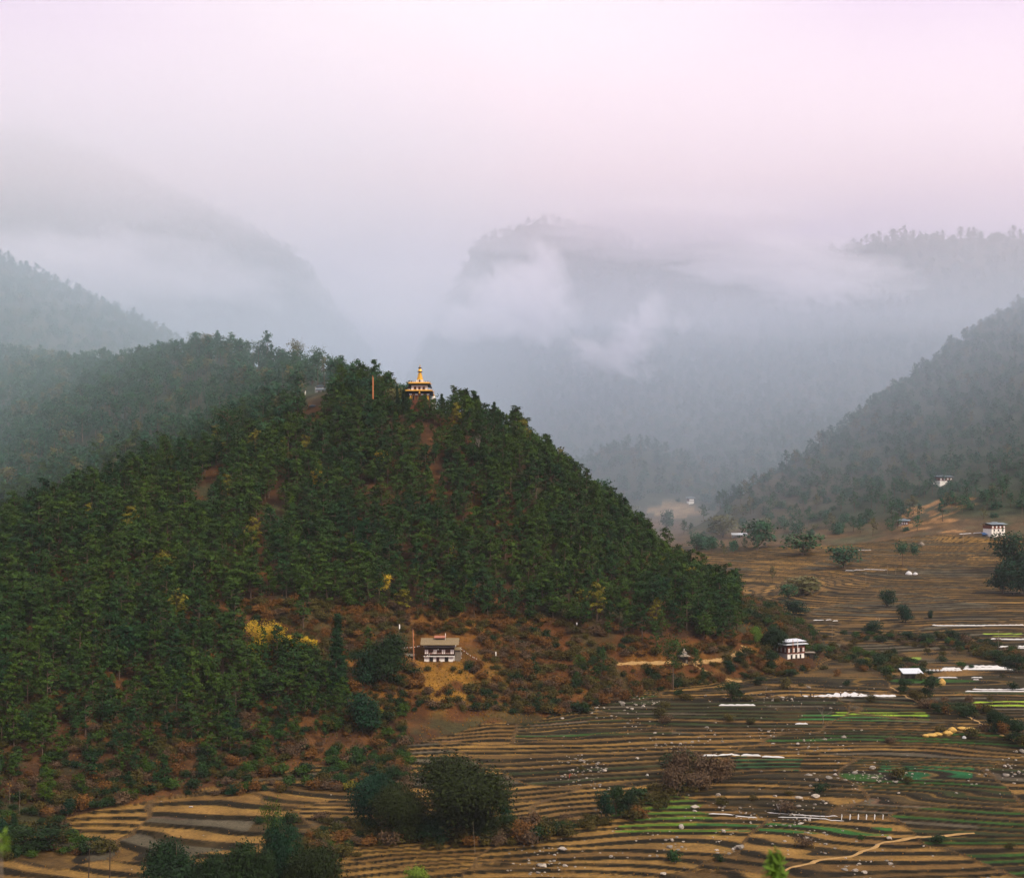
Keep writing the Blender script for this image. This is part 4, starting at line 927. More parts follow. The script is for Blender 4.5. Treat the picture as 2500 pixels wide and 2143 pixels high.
trail('dirt_path', [z6(*p) for p in ((1210, 795), (1300, 850), (1420, 905), (1520, 935))], 1.2, 'field path left of the dark bush')
trail('dirt_path', [z6(*p) for p in ((1560, 925), (1660, 970), (1760, 1030), (1890, 1085))], 1.2, 'field path by the straw heap')

# ------------------------------------------------------------------ plastic tunnels and sheets
def tunnel(x0, y0, x1, y1, label, r=.5, wide=1.0, lumps=1.0, group='white plastic row tunnels on the fields'):
    a = at(x0, y0); b = at(x1, y1); n = max(6, int((b - a).length / .9)); v = []; rr = np.random.default_rng(int(x0 + y0)); K = 6
    for i in range(n + 1):
        p = a.lerp(b, i / n); k = (.75 + .35 * abs(math.sin(i * .9))) * rr.uniform(.85, 1.12) if lumps else 1
        if i in (0, n): k *= .25
        g = gz(p.x, p.y)[0]; g = max(g, a.z + (b.z - a.z) * i / n - .3)
        for j in range(K + 1):
            an = math.pi * j / K; v.append((p.x - a.x, p.y - a.y - math.cos(an) * r * wide, g - a.z + math.sin(an) * r * 1.5 * k - .03))
    f = [(i * (K + 1) + j, (i + 1) * (K + 1) + j, (i + 1) * (K + 1) + j + 1, i * (K + 1) + j + 1) for i in range(n) for j in range(K)]
    link('plastic_tunnel', mesh_np('plastic_tunnel', v, f, [PLASTIC], smooth=True), loc=a, label=label, category='row cover', group=group)
for t in ((2276,1526,2500,1526,'long white tunnel at the top of the right hand fields',.6), (2418,1560,2560,1560,'white tunnel under the bright green strip at the right edge',.7), (2439,1580,2560,1578,'upper of two white tunnels close below each other at the right edge',.8),
          (2458,1584,2560,1584,'lower of two white tunnels close below each other at the right edge',.5), (2290,1654,2337,1654,'short white tunnel above the haystack',.5), (2371,1654,2399,1654,'short white tunnel right of the haystack, upper one',.4),
          (2376,1659,2390,1659,'tiny white tunnel right of the haystack, lower one',.35), (2374,1682,2560,1682,'upper white tunnel of the pair below the shed rows',.5), (2356,1688,2560,1688,'lower white tunnel of the pair below the shed rows',.5),
          (1755,1722,1844,1722,'lumpy white tunnel at the foot of the brushy bank',.65), (1941,1767,1972,1767,'short white tunnel among the green terraces',.55),
          (1671,1846,1752,1844,'left piece of the long white tunnel above the brown bushes',.55), (1753,1844,1806,1843,'middle lumpy piece of the long white tunnel above the brown bushes',.5), (1809,1844,1858,1845,'large right piece of the long white tunnel above the brown bushes',.7), (1860,1847,1915,1849,'end piece of the long white tunnel above the brown bushes',.55),
          (2063,1394,2165,1391,'hazy white tunnel on the brown slope left of the pine pair',.5), (2094,1344,2127,1343,'short hazy white tunnel high on the brown slope',.5), (1985,1514,2012,1513,'dashed white tunnel behind the bamboo, left piece',.45), (2016,1514,2030,1513,'dashed white tunnel behind the bamboo, middle piece',.45),
          (2033,1516,2046,1516,'dashed white tunnel behind the bamboo, right piece',.45), (1835,1465,1859,1465,'small white tunnel right of the wooded hill edge',.45), (2342,1304,2372,1302,'far white tunnel left of the tall white farmhouse, outer piece',.5), (2375,1302,2402,1300,'far white tunnel left of the tall white farmhouse, inner piece',.5),
          (1730,1986,1790,1989,'white row cover beside the bright green terraces, left piece',.3), (1795,1990,1850,1996,'white row cover beside the bright green terraces, right piece',.3), (1870,1983,2045,1992,'thin white row cover on the dark green terrace',.25), (1900,1994,2060,2003,'thin white row cover one terrace below another',.25)):
    tunnel(*t[:5], r=t[5] * .62)
for k in range(9):
    x = 2258 + k * 9.3; tunnel(x, 1637, x + 6.6, 1637, 'small white cloche in the row right of the pale tin shed', .45, 1.3, 0, 'small white cloches in a row')
for a, b, y in ((2296, 2348, 1636), (2351, 2468, 1634), (2300, 2345, 1632), (2353, 2462, 1630), (2356, 2440, 1627), (2470, 2479, 1635)):
    tunnel(a, y, b, y, 'white stacked cover right of the cloche row, ' + ('near ' if y > 1633 else 'back ') + ('short' if b - a < 60 else 'long') + f' piece {"at the end" if a > 2460 else "in the middle" if a > 2350 else "beside the cloches"}', .42, 2.2)
for k in range(5):
    x = 2052 + k * 20; a = at(x, 1997); e = root('hoop_cloche', 'white hoop cloche standing over a green bed, one of five', 'row cover', a, .0, 1.0, 'five white hoop cloches on a green bed')
    m = MB()
    for u in (-.0, 2.6): m.tube([(u, -1.4, -.1), (u + .25, -.6, .9), (u + .5, .3, 1.1), (u + .9, 1.4, .1)], .12, 5)
    m.put('hoop', PLASTIC, e)
def field_sheet():
    a = at(1959, 1699); b = at(2187, 1699); n = 60; m = 7; v = []
    for i in range(n + 1):
        p = a.lerp(b, i / n); w = .8 + 6 * sstep(0, .4, i / n) * (1 - sstep(.5, .78, i / n) * .8)
        for j in range(m + 1): x, y = p.x, p.y - .5 + w * j / m * (1 + .15 * math.sin(i * 1.1)); v.append((x - a.x, y - a.y, gz(x, y)[0] - a.z + .10 + .07 * math.sin(i * 1.3 + j * 2)))
    f = [(i * (m + 1) + j, (i + 1) * (m + 1) + j, (i + 1) * (m + 1) + j + 1, i * (m + 1) + j + 1) for i in range(n) for j in range(m)]
    link('field_sheet', mesh_np('field_sheet', v, f, [PLASTIC], smooth=True), loc=a, label='broad white plastic sheet being laid out on a terrace by people', category='plastic sheet')
field_sheet()
for px, lab in ((2219, 'larger white heap cover on the brown slope'), (2235, 'smaller white heap cover on the brown slope')):
    c = at(px, 1402); MB().lathe([(2.6, -.4), (2.3, .9), (1.2, 2.0), (.1, 2.4)] if px < 2225 else [(1.8, -.3), (1.5, .7), (.8, 1.3), (.1, 1.5)], 12).put('heap_cover', PLASTIC, None, loc=c, label=lab, category='heap')

# ------------------------------------------------------------------ haystacks and straw
def haystack(px, py, r, h, label, seed, mat=STRAW, name='haystack'):
    c = at(px, py); rr = np.random.default_rng(seed); m = MB()
    m.lathe([(r * .8, -.4), (r, h * .25), (r * .92, h * .5), (r * .6, h * .78), (r * .25, h * .95), (.05, h)], 14)
    m.v = [(x * rr.uniform(.9, 1.1), y * rr.uniform(.9, 1.1), z * rr.uniform(.95, 1.05)) for x, y, z in m.v]
    o = m.put(name, mat, None, loc=c, label=label, category='haystack'); return o
haystack(2300, 1671, 1.5, 2.7, 'rounded golden haystack below the short white tunnel', 3)
haystack(2152 + 170 / 5.92, 1480 + 945 / 5.92, 1.2, 1.2, 'low straw pile left of the pale tin shed', 4)
for k, (x, y, r, h) in enumerate(((655, 868, 1.3, .8), (740, 862, 2.0, .9), (830, 850, 1.7, 1.0), (960, 835, 2.0, 1.3), (1035, 800, 1.6, 1.7), (1180, 765, 1.9, .9), (1300, 770, 1.9, .8))):
    haystack(2150 + x / 5.92, 1650 + y / 5.92, r, h, ['far left tip', 'left end', 'left middle', 'middle', 'tallest hump', 'right middle', 'right end'][k] + ' of the spread straw heap on the dark terraces', 20 + k, name='straw_heap')
haystack(2250, 1332, 2.2, 3.0, 'distant pinkish haystack above the pine pair', 9, GREYWOOD)
c = at(2301, 1789); MB().box(-.9, .9, -.6, .6, -.1, .8).put('blue_bundle', BLUET, None, loc=c, label='small blue tarpaulin bundle on the straw heap', category='bundle')
c = at(2354, 1801); MB().lathe([(.8, -.1), (.7, .4), (.1, .8)], 8).put('white_sack', PLASTIC, None, loc=c, label='white sack lying below the straw heap', category='sack')

# ------------------------------------------------------------------ poles
def pole(px, y1, y0, label, arm=0.0, d=None, r=.11, lean=0.0, mat=GREYWOOD, banner=None, name='utility_pole', cat='pole'):
    c = at(px, y0) if d is None else Vector(P(px, y0, d)); H = (y0 - y1) / F * c.y
    if d is not None: g = gz(c.x, c.y)[0]; H += c.z - g; c.z = g
    e = root(name, label, cat, c)
    MB().tube([(0, 0, -.4), (lean * H, 0, H)], [r, r * .7], 7).put('pole', mat, e)
    if arm: MB().box(lean * H - arm, lean * H + arm, -.07, .07, H - .5, H - .35).put('crossarm', mat, e)
    if banner: MB().raw([(lean * H, 0, H * .45), (lean * H + .5, .1, H * .48), (lean * H + .45, .1, H * .96), (lean * H, 0, H * .97)], [(0, 1, 2, 3)]).put('banner', banner, e)
    return e, H
pole(910, 917, 979, 'tall rust red banner mast on the ridge left of the golden spired tower', d=742, r=.22, mat=ORANGE, banner=ORANGE, name='flag_mast', cat='flagpole')
pole(2031.5, 1524, 1559, 'pale utility pole with crossarm behind the metal roofed farmhouse', 1.6)
pole(2114, 1398, 1424, 'thin distant utility pole on the brown slope', .8); pole(2187, 1384, 1402, 'faint utility pole near the pine pair', 1.0); pole(2437.5, 1538, 1582, 'thin utility pole crossing the white tunnels at the right edge', .9)
pole(2352, 1286, 1325, 'faint pole left of the tall white farmhouse', 0); pole(2167, 1379, 1401, 'short faint pole on the brown slope', 0)
pole(1160, 2001, 2082, 'thin grey pole standing in front of the big olive tree', 0, r=.05, lean=-.07); pole(1209, 1590, 1612, 'short mast with white prayer flag right of the brown roofed farmhouse', banner=WHITEP, name='flag_mast', cat='flagpole')
pole(1407, 1519, 1530, 'tiny white flag on the slope under the pines', banner=WHITEP, name='flag_mast', cat='flagpole', r=.06)
pole(974, 1523, 1545, 'pale short prayer flag mast above the dark tree left of the farmhouse', banner=WHITEP, name='flag_mast', cat='flagpole', r=.08); pole(771, 1015, 1040, 'white pole under the dark canopy shelter', d=785, r=.14, mat=WHITEP)
pole(24, 1920, 1965, 'bare thin pole on the far left terraces', r=.06); pole(48, 1927, 1990, 'second bare thin pole on the far left terraces', r=.05)
e1, H1 = pole(214, 2072, 2190, 'left dark wooden pole of the pair at the lower left edge', d=366, r=.17, lean=.03, mat=DARKWOOD); e2, H2 = pole(266, 2066, 2190, 'right dark wooden pole of the pair at the lower left edge', d=366, r=.17, lean=.02, mat=DARKWOOD)
a = Vector(e1.location) + Vector((.03 * H1, 0, H1)); b = Vector(e2.location) + Vector((.02 * H2, 0, H2))
MB().tube([(0, 0, -.2), ((b - a).x / 2, (b - a).y / 2, (b - a).z / 2 - .5), tuple((b - a) - Vector((0, 0, .2)))], .04, 4).put('wire', DARKWOOD, None, loc=a, label='wire slung between the two dark wooden poles', category='wire')

# ------------------------------------------------------------------ people
SKIN = simple_mat('skin', (.30, .17, .11), .6, .05)
def person(px, py, label, top, legs, hat=None, stride=.0, bend=0.0, turn=0.0, i=0):
    c = at(px, py)
    vs = [(0, 0, .92), (0, 0, 1.15), (0, -bend * .5, 1.40), (0, -bend * .62, 1.50), (0, -bend * .75, 1.62), (0, -bend * .8, 1.74)]
    ed = [(0, 1), (1, 2), (2, 3), (3, 4), (4, 5)]; rad = [.15, .15, .17, .06, .10, .085]
    for s in (-1, 1):
        n = len(vs); vs += [(s * .1, 0, .85), (s * (.1 + stride * .3), -.04 + s * stride * .2, .48), (s * (.11 + stride * .6), s * stride * .35, .07), (s * (.12 + stride * .6), s * stride * .35 - .14, .04)]; ed += [(0, n), (n, n + 1), (n + 1, n + 2), (n + 2, n + 3)]; rad += [.12, .085, .06, .05]
        n = len(vs); vs += [(s * .2, -bend * .5, 1.38), (s * .27, -bend * .6 - .05, 1.12), (s * .25, -bend * .8 - .22, .92), (s * .25, -bend * .85 - .28, .84)]; ed += [(2, n), (n, n + 1), (n + 1, n + 2), (n + 2, n + 3)]; rad += [.075, .055, .04, .045]
    me = bpy.data.meshes.new('person'); me.from_pydata(vs, ed, []); o = bpy.data.objects.new('person', me); COL.objects.link(o)
    sk = o.modifiers.new('skin', 'SKIN'); sv = me.skin_vertices[0].data
    for k, r in enumerate(rad): sv[k].radius = (r, r)
    sv[0].use_root = True
    ss = o.modifiers.new('sub', 'SUBSURF'); ss.levels = 1; ss.render_levels = 1
    dg = bpy.context.evaluated_depsgraph_get(); m2 = bpy.data.meshes.new_from_object(o.evaluated_get(dg)); m2.name = 'person'
    o.modifiers.clear(); o.data = m2
    for mt in (SKIN, top, legs): m2.materials.append(mt)
    for p in m2.polygons:
        z = p.center.z; p.material_index = 0 if z > 1.49 or (z < .90 and abs(p.center.x) > .2 and z > .7) else 1 if z > .88 else 2; p.use_smooth = True
    o.location = c; o.rotation_euler[2] = turn; o['label'] = label; o['category'] = 'person'
    by = -bend * .8
    MB().lathe([(.12, 1.66), (.125, 1.74), (.09, 1.84), (.02, 1.87)], 10, (0, by)).put('hair' if hat is None else 'hat', GLASS if hat is None else hat, o)
    if i == 0:
        MB().box(-.05, -.02, by - .115, by - .09, 1.68, 1.70).box(.02, .05, by - .115, by - .09, 1.68, 1.70).put('eyes', GLASS, o)
DK = simple_mat('dark_cloth', (.02, .018, .022), .9, .2); BR = simple_mat('brown_cloth', (.10, .05, .03), .9, .2)
for k, (px, py, lab, tp, lg, hat, st, bd, tu) in enumerate(((1956.5, 1699, 'person in dark clothes standing at the left tip of the white sheet', DK, DK, None, .1, .1, .3), (1979, 1701, 'left of two dark clothed people close together on the white sheet', DK, DK, None, .2, .15, -.6),
    (1986.5, 1701, 'right of two dark clothed people close together on the white sheet', DK, BR, None, .1, .25, .8), (2052.5, 1700, 'dark clothed person with pale cap standing mid way on the white sheet', DK, DK, WHITEP, .1, .1, 2.9), (2119.7, 1700, 'dark clothed person striding with legs apart on the right of the white sheet', DK, DK, None, .7, .2, 1.2),
    (2294.5, 1740, 'left person of the pair with white headwear on the path by the bushes', BR, DK, WHITEP, .1, .2, .4), (2309, 1743, 'right person of the pair with white headwear on the path by the bushes', DK, DK, WHITEP, .2, .3, -.4), (2375.5, 1761, 'lone dark figure walking up the path beside the dark round bush', DK, DK, None, .3, .1, 2.0),
    (2395, 1776, 'person with a pale hat above the right end of the straw heap', DK, BR, WHITEP, .2, .2, .2), (2404, 1778, 'dark figure with a brown coat above the right end of the straw heap', BR, DK, None, .2, .1, -.3), (1390, 1899, 'person in a red jacket bending over the dark brown terraces', REDCLOTH, REDCLOTH, None, .3, .7, 1.0),
    (1582, 1899, 'person in white clothes at the end of the dark brown terraces', WHITEP, DK, None, .3, .6, -1.0), (2315, 1744, 'third small dark figure behind the pair on the path', DK, DK, None, .1, .1, .5))):
    person(px, py, lab, tp, lg, hat, st, bd, tu)

# ------------------------------------------------------------------ particular trees
BROAD = leaf_mat('broad_leaves', (.006, .020, .007), (.014, .028, .007), trans=.1)
TEAL = leaf_mat('dark_evergreen_leaves', (.003, .020, .011), (.007, .028, .011), trans=.1)
BIGG = leaf_mat('dark_olive_leaves', (.006, .017, .003), (.018, .022, .004), trans=.1)
OLIVE = leaf_mat('olive_leaves', (.030, .032, .007), (.058, .040, .008), trans=.15)
RUSTL = leaf_mat('rust_leaves', (.080, .034, .011), (.135, .062, .014), (.06, .05, .012), .35, trans=.2)
BROWNTW = leaf_mat('brown_twigs', (.055, .034, .020), (.09, .055, .03), trans=.1)
YELL = leaf_mat('yellow_leaves', (.42, .28, .02), (.52, .36, .035), trans=.3)
LIME = leaf_mat('lime_leaves', (.075, .14, .018), (.13, .19, .022), trans=.3)
CYP = leaf_mat('cypress_leaves', (.006, .025, .008), (.011, .034, .010), trans=.12)
PROTO = {}
def proto(key, kind, seed, H, R, tufts, per, leaf, mat, low, wood=BARK, solid=None):
    c, w = tree_geo(kind, seed, H, R, tufts, per, leaf, low)
    PROTO[key] = [(c.mesh('crown', [mat]), w.mesh('trunk', [wood])), H, R, (merged((c, w), 'shrub', [mat, wood]))]
proto('bigolive', 'round', 31, 20, 11, 1700, 14, .62, BIGG, .05); proto('bigolive2', 'round', 32, 16, 10, 1400, 14, .6, BIGG, .02); proto('bigdark', 'round', 33, 14, 8, 800, 14, .55, TEAL, .08); proto('bigdark2', 'round', 34, 14, 7, 800, 14, .55, BROAD, .02)
proto('dark', 'round', 35, 9, 4.2, 240, 11, .5, BROAD, .08); proto('teal', 'round', 36, 8, 4, 240, 11, .5, TEAL, .06); proto('olive', 'round', 37, 8, 4.5, 240, 11, .5, OLIVE, .06)
proto('cypress', 'cone', 38, 20, 2.8, 420, 12, .5, CYP, .03); proto('pine', 'pine', 39, 12, 4, 190, 12, .5, PINE, .25); proto('openpine', 'flat', 40, 13, 4.4, 110, 11, .55, PINE, .5)
proto('farround', 'round', 41, 12, 6, 110, 9, .95, FARPINE, .1); proto('farflat', 'flat', 42, 15, 5.5, 80, 9, .95, FARPINE, .6); proto('farpine', 'pine', 43, 15, 4.5, 90, 9, .9, FARPINE, .35)
proto('yellow', 'round', 44, 8, 3.4, 150, 9, .5, YELL, .15); proto('lime', 'round', 45, 8, 4, 200, 11, .5, LIME, .1); proto('brown', 'shrub', 46, 4, 3.4, 150, 12, .42, BROWNTW, .1)
def special(key, px, top, base, half, label, d=None, cat='tree', name=None):
    (cm, wm), H, R, _m = PROTO[key]
    if d is None: c = at(px, base)
    else: c = Vector(P(px, base, d)); c.z = gz(c.x, c.y)[0]
    Hw = CZ + (HY - top) / F * c.y - c.z; sw = half / F * c.y / R * 1.05
    nm = name or {'cypress': 'cypress_tree', 'pine': 'pine_tree', 'openpine': 'pine_tree', 'farpine': 'pine_tree', 'farflat': 'pine_tree', 'brown': 'bush'}.get(key, 'broadleaf_tree')
    e = root(nm, label, cat, c, random.uniform(0, 6.28)); e.scale = (sw, sw, Hw / H)
    link('crown', cm, parent=e); link('trunk', wm, parent=e)
for a in (('bigolive', 1118, 1856, 2042, 108, 'largest olive brown tree in the clump above the lower fields'), ('bigdark', 905, 1886, 2010, 56, 'spreading dark green tree at the left end of the big olive clump'),
  ('bigolive2', 975, 1925, 2042, 62, 'dusky olive tree between the dark green tree and the largest olive tree'), ('bigdark2', 1050, 1975, 2045, 50, 'low dark tree under the left side of the largest olive tree'), ('bigolive2', 1165, 1975, 2040, 50, 'low olive tree under the right side of the largest olive tree'),
  ('teal', 1227, 1930, 2000, 22, 'small dark tree close right of the largest olive tree'), ('dark', 1240, 1985, 2030, 26, 'dark bushy tree at the right foot of the olive clump'),
  ('bigdark2', 430, 2048, 2200, 70, 'broad dark tree at the lower edge left of the tallest one', 368), ('bigdark2', 575, 2040, 2200, 52, 'middle dark tree of the group at the lower edge', 368), ('bigdark', 682, 2002, 2195, 42, 'tallest dark tree of the group at the lower edge', 372),
  ('bigdark2', 503, 2068, 2200, 40, 'low dark tree filling the gap in the lower edge group', 364), ('bigdark2', 628, 2062, 2200, 36, 'dark tree between the middle and tallest lower edge trees', 366), ('dark', 730, 2070, 2180, 34, 'dark bush tree right of the tallest lower edge tree', 370),
  ('openpine', 667, 1968, 2120, 26, 'thin tree with flat top rising behind the dark lower edge trees', 388), ('bigolive2', 765, 2075, 2200, 62, 'orange brown bushy tree at the lower edge right of the dark trees', 366), ('lime', 1008, 2108, 2160, 32, 'fresh green bush at the lower edge under the olive clump', 380),
  ('dark', 120, 2010, 2075, 45, 'dark bush clump on the far left above the field corner'), ('dark', 60, 2015, 2080, 42, 'darker bush clump at the left edge above the field corner'), ('cypress', 37, 1984, 2040, 14, 'small conifer rising behind the left edge bushes'), ('teal', 8, 2000, 2060, 26, 'dark bush cut by the left picture edge'),
  ('teal', 165, 1950, 1992, 16, 'small dark bush among the left terraces'), ('teal', 568, 1915, 1942, 18, 'small dark bush on top of the tan left terraces'),
  ('cypress', 820, 1500, 1705, 24, 'tall dark columnar cypress standing apart left of the farmhouse'), ('cypress', 838, 1600, 1700, 16, 'shorter cypress close behind the tall dark one'),
  ('bigdark2', 932, 1540, 1672, 48, 'large rounded dark tree just left of the brown roofed farmhouse'), ('teal', 905, 1590, 1680, 34, 'dark tree pressed against the large rounded one left of the farmhouse'), ('teal', 896, 1693, 1788, 40, 'dark blue green tree at the foot of the bank below the cypress'), ('teal', 568, 1752, 1800, 18, 'small dark green tree on the brushy left foot of the hill'),
  ('yellow', 938, 1400, 1452, 17, 'small yellow green tree on the bare band above the farmhouse'), ('yellow', 1148, 1418, 1462, 16, 'yellowing tree at the forest edge above the farmhouse'), ('yellow', 776, 1148, 1196, 17, 'yellow tree standing out in the middle of the dark pines'), ('yellow', 935, 1100, 1135, 20, 'dull yellow tree high in the pines below the golden spired tower'),
  ('openpine', 1643, 1568, 1684, 36, 'leaning open pine in front of the little roofed shrine'), ('pine', 1698, 1584, 1630, 13, 'small round pine beside the path right of the shrine'), ('dark', 1786, 1662, 1710, 27, 'dense dark bush at the lower edge of the path bank'), ('pine', 1711, 1608, 1632, 6, 'tiny young pine beside the path'),
  ('pine', 1716, 1630, 1668, 8, 'young pine between the two paths'), ('teal', 1782, 1612, 1646, 12, 'young green tree below the path bend'), ('dark', 1600, 1640, 1672, 16, 'dark bush on the bank left of the leaning pine'), ('dark', 1805, 1588, 1618, 14, 'dark bush at the inside of the path bend'), ('dark', 1855, 1650, 1672, 14, 'dark bush at the right corner of the bank'),
  ('dark', 1552, 1660, 1688, 14, 'dark bush halfway down the bank left of the leaning pine'), ('pine', 1415, 1598, 1640, 17, 'rounded pine standing alone on the rusty bank'), ('pine', 1468, 1580, 1660, 20, 'tall pine among rusty bushes on the bank'), ('pine', 1408, 1640, 1680, 12, 'small pine below the rounded one on the rusty bank'),
  ('dark', 1852, 1494, 1524, 16, 'dark round tree behind the bamboo at the hill corner'), ('lime', 1846, 1524, 1572, 14, 'smaller yellow green bamboo clump at the hill corner', None, 'bamboo', 'bamboo_clump'), ('bigdark2', 1888, 1524, 1590, 29, 'large round bamboo clump left of the metal roofed farmhouse', None, 'bamboo', 'bamboo_clump'), ('dark', 1884, 1585, 1640, 20, 'dark bushy tree on the slope left of the metal roofed farmhouse'),
  ('dark', 1992, 1571, 1592, 30, 'long low green bush right of the metal roofed farmhouse', None, 'bush', 'bush'), ('dark', 2105, 1606, 1636, 18, 'dark bush at the left of the field hedge'), ('dark', 2145, 1600, 1634, 18, 'rounded bush in the middle of the field hedge'), ('dark', 2172, 1593, 1616, 14, 'bush at the right of the field hedge'), ('olive', 2070, 1588, 1606, 16, 'olive bush at the left tip of the field hedge'),
  ('dark', 1928, 1632, 1650, 22, 'low dark bush in the field below the metal roofed farmhouse', None, 'bush', 'bush'), ('teal', 1938, 1464, 1502, 32, 'dark valley tree above the white dashed tunnels'), ('farround', 1958, 1406, 1452, 46, 'wide hazy tree cluster crown in the middle valley'), ('farpine', 1886, 1384, 1424, 9, 'slim hazy conifer in the middle valley'), ('farround', 1925, 1425, 1462, 22, 'hazy round tree left in the middle valley cluster'),
  ('teal', 2165, 1438, 1482, 20, 'lone dark round bush on the brown slope'), ('teal', 2128, 1516, 1548, 22, 'dark bushes around the bare white tree'), ('teal', 2211, 1476, 1520, 19, 'dark bush at the lower edge of the brown slope'), ('teal', 2270, 1489, 1512, 7, 'tiny dark tree at the lower edge of the brown slope'),
  ('farflat', 2204, 1328, 1386, 24, 'left tree of the pine pair on the brown slope'), ('farflat', 2234, 1332, 1384, 17, 'right tree of the pine pair on the brown slope'), ('teal', 2470, 1300, 1400, 42, 'big dark tree under the tall white farmhouse at the right edge'), ('teal', 2448, 1370, 1450, 34, 'dark tree left of the rock outcrop at the right edge'), ('teal', 2505, 1370, 1455, 40, 'dark tree cut by the right edge below the tall white farmhouse'),
  ('dark', 2271, 1652, 1706, 19, 'dark upright tree below the haystack'), ('dark', 2208, 1655, 1690, 20, 'dark bush below the pale tin shed'), ('olive', 2240, 1680, 1712, 20, 'olive bush left of the dark upright tree'), ('bigdark2', 2437, 1728, 1784, 24, 'large round dark bush beside the field path at right'), ('dark', 2485, 1755, 1815, 26, 'dark bush at the right edge below the round one'), ('dark', 2345, 1722, 1748, 22, 'dark bush right of the pair of people'),
  ('dark', 2285, 1715, 1740, 15, 'dark bush left of the pair of people'), ('dark', 2310, 1712, 1735, 18, 'low bush behind the pair of people'), ('dark', 2480, 1595, 1640, 30, 'dark thicket crown at the right edge'), ('olive', 2400, 1570, 1605, 28, 'olive thicket crown under the white tunnels'), ('dark', 2430, 1585, 1620, 24, 'dark thicket crown between olive ones'), ('dark', 2320, 1535, 1562, 18, 'dark bush below the long top tunnel'), ('dark', 2262, 1545, 1568, 24, 'spreading bush below the left end of the top tunnel'), ('dark', 2215, 1540, 1560, 18, 'bush left of the spreading one below the top tunnel'),
  ('farround', 1628, 1243, 1298, 18, 'hazy round tree beside the pale quarry'), ('farround', 1765, 1256, 1312, 36, 'wide hazy tree left of the long low building'), ('farround', 1700, 1300, 1345, 26, 'hazy tree below the quarry field'), ('farround', 1850, 1268, 1340, 40, 'hazy wood edge tree right of the long low building'), ('farround', 1960, 1300, 1355, 46, 'hazy brown wood edge tree in the mid valley'), ('farround', 2060, 1330, 1385, 36, 'hazy tree at the left rim of the brown slope'),
  ('dark', 1504, 1915, 1990, 24, 'dark upright bush tree in the gully'), ('teal', 1478, 1930, 1998, 20, 'left dark tree of the gully'), ('dark', 1535, 1930, 1992, 16, 'right dark tree of the gully'), ('brown', 1660, 1832, 1910, 30, 'leafless brown tree at the left of the brown thicket', None, 'bush'), ('brown', 1720, 1850, 1912, 34, 'brown twiggy thicket bush under the white tunnel', None, 'bush'), ('brown', 1765, 1855, 1905, 30, 'right hand bush of the brown thicket', None, 'bush'), ('brown', 1700, 1885, 1925, 30, 'lower bush of the brown thicket', None, 'bush'), ('brown', 1640, 1870, 1940, 24, 'brown bush on the gully rim', None, 'bush'),
  ('openpine', 553, 1003, 1140, 33, 'lone big pine breaking the skyline of the left spur', 716), ('pine', 402, 1066, 1140, 26, 'rounded pine on the left spur skyline', 704), ('pine', 355, 1080, 1150, 22, 'pine left of the rounded one on the left spur skyline', 698), ('pine', 440, 1075, 1140, 20, 'pine right of the rounded one on the left spur skyline', 708), ('pine', 500, 1060, 1130, 22, 'darker pine beside the lone big pine', 713), ('olive', 668, 1012, 1060, 22, 'olive crowned tree beside the bare saddle'),
  ('pine', 835, 968, 1040, 48, 'broad crowned pine on the shoulder left of the golden spired tower'), ('farround', 913, 921, 985, 38, 'round tree behind the rust red banner mast', 775), ('cypress', 863, 936, 985, 10, 'dark pointed cypress left of the banner mast', 752), ('cypress', 970, 944, 990, 7, 'slim cypress left of the tower', 748), ('cypress', 983, 952, 990, 7, 'second slim cypress left of the tower', 748), ('cypress', 992, 948, 990, 5, 'thin cypress touching the left side of the tower', 741),
  ('cypress', 1080, 962, 1000, 8, 'slim cypress right of the tower', 744), ('cypress', 1150, 970, 1015, 9, 'dark conifer on the right skyline of the hill', 744), ('cypress', 1204, 982, 1035, 9, 'pointed conifer further down the right skyline', 743), ('pine', 1165, 974, 1025, 18, 'bushy pine on the right skyline near the tower', 744), ('pine', 1035, 966, 1010, 20, 'bushy pine hiding the foot of the golden spired tower', 728), ('pine', 1060, 974, 1012, 15, 'small pine right of the tower foot', 729), ('pine', 1000, 974, 1012, 16, 'small pine left of the tower foot', 729),
  ('farpine', 531, 812, 895, 14, 'rounded pine sticking up from the left ridge, first of three', 1000), ('farpine', 565, 816, 895, 15, 'rounded pine sticking up from the left ridge, second of three', 980), ('farpine', 652, 815, 895, 18, 'tallest round pine on the left ridge skyline', 935), ('farflat', 722, 841, 905, 20, 'umbrella shaped pine on the left ridge skyline', 898), ('farflat', 776, 858, 925, 19, 'lower umbrella shaped pine on the left ridge skyline', 865), ('farflat', 825, 878, 940, 20, 'umbrella pine where the left ridge drops to the saddle', 830)):
    try: special(*a)
    except Exception as ex: print('special failed', a, ex)

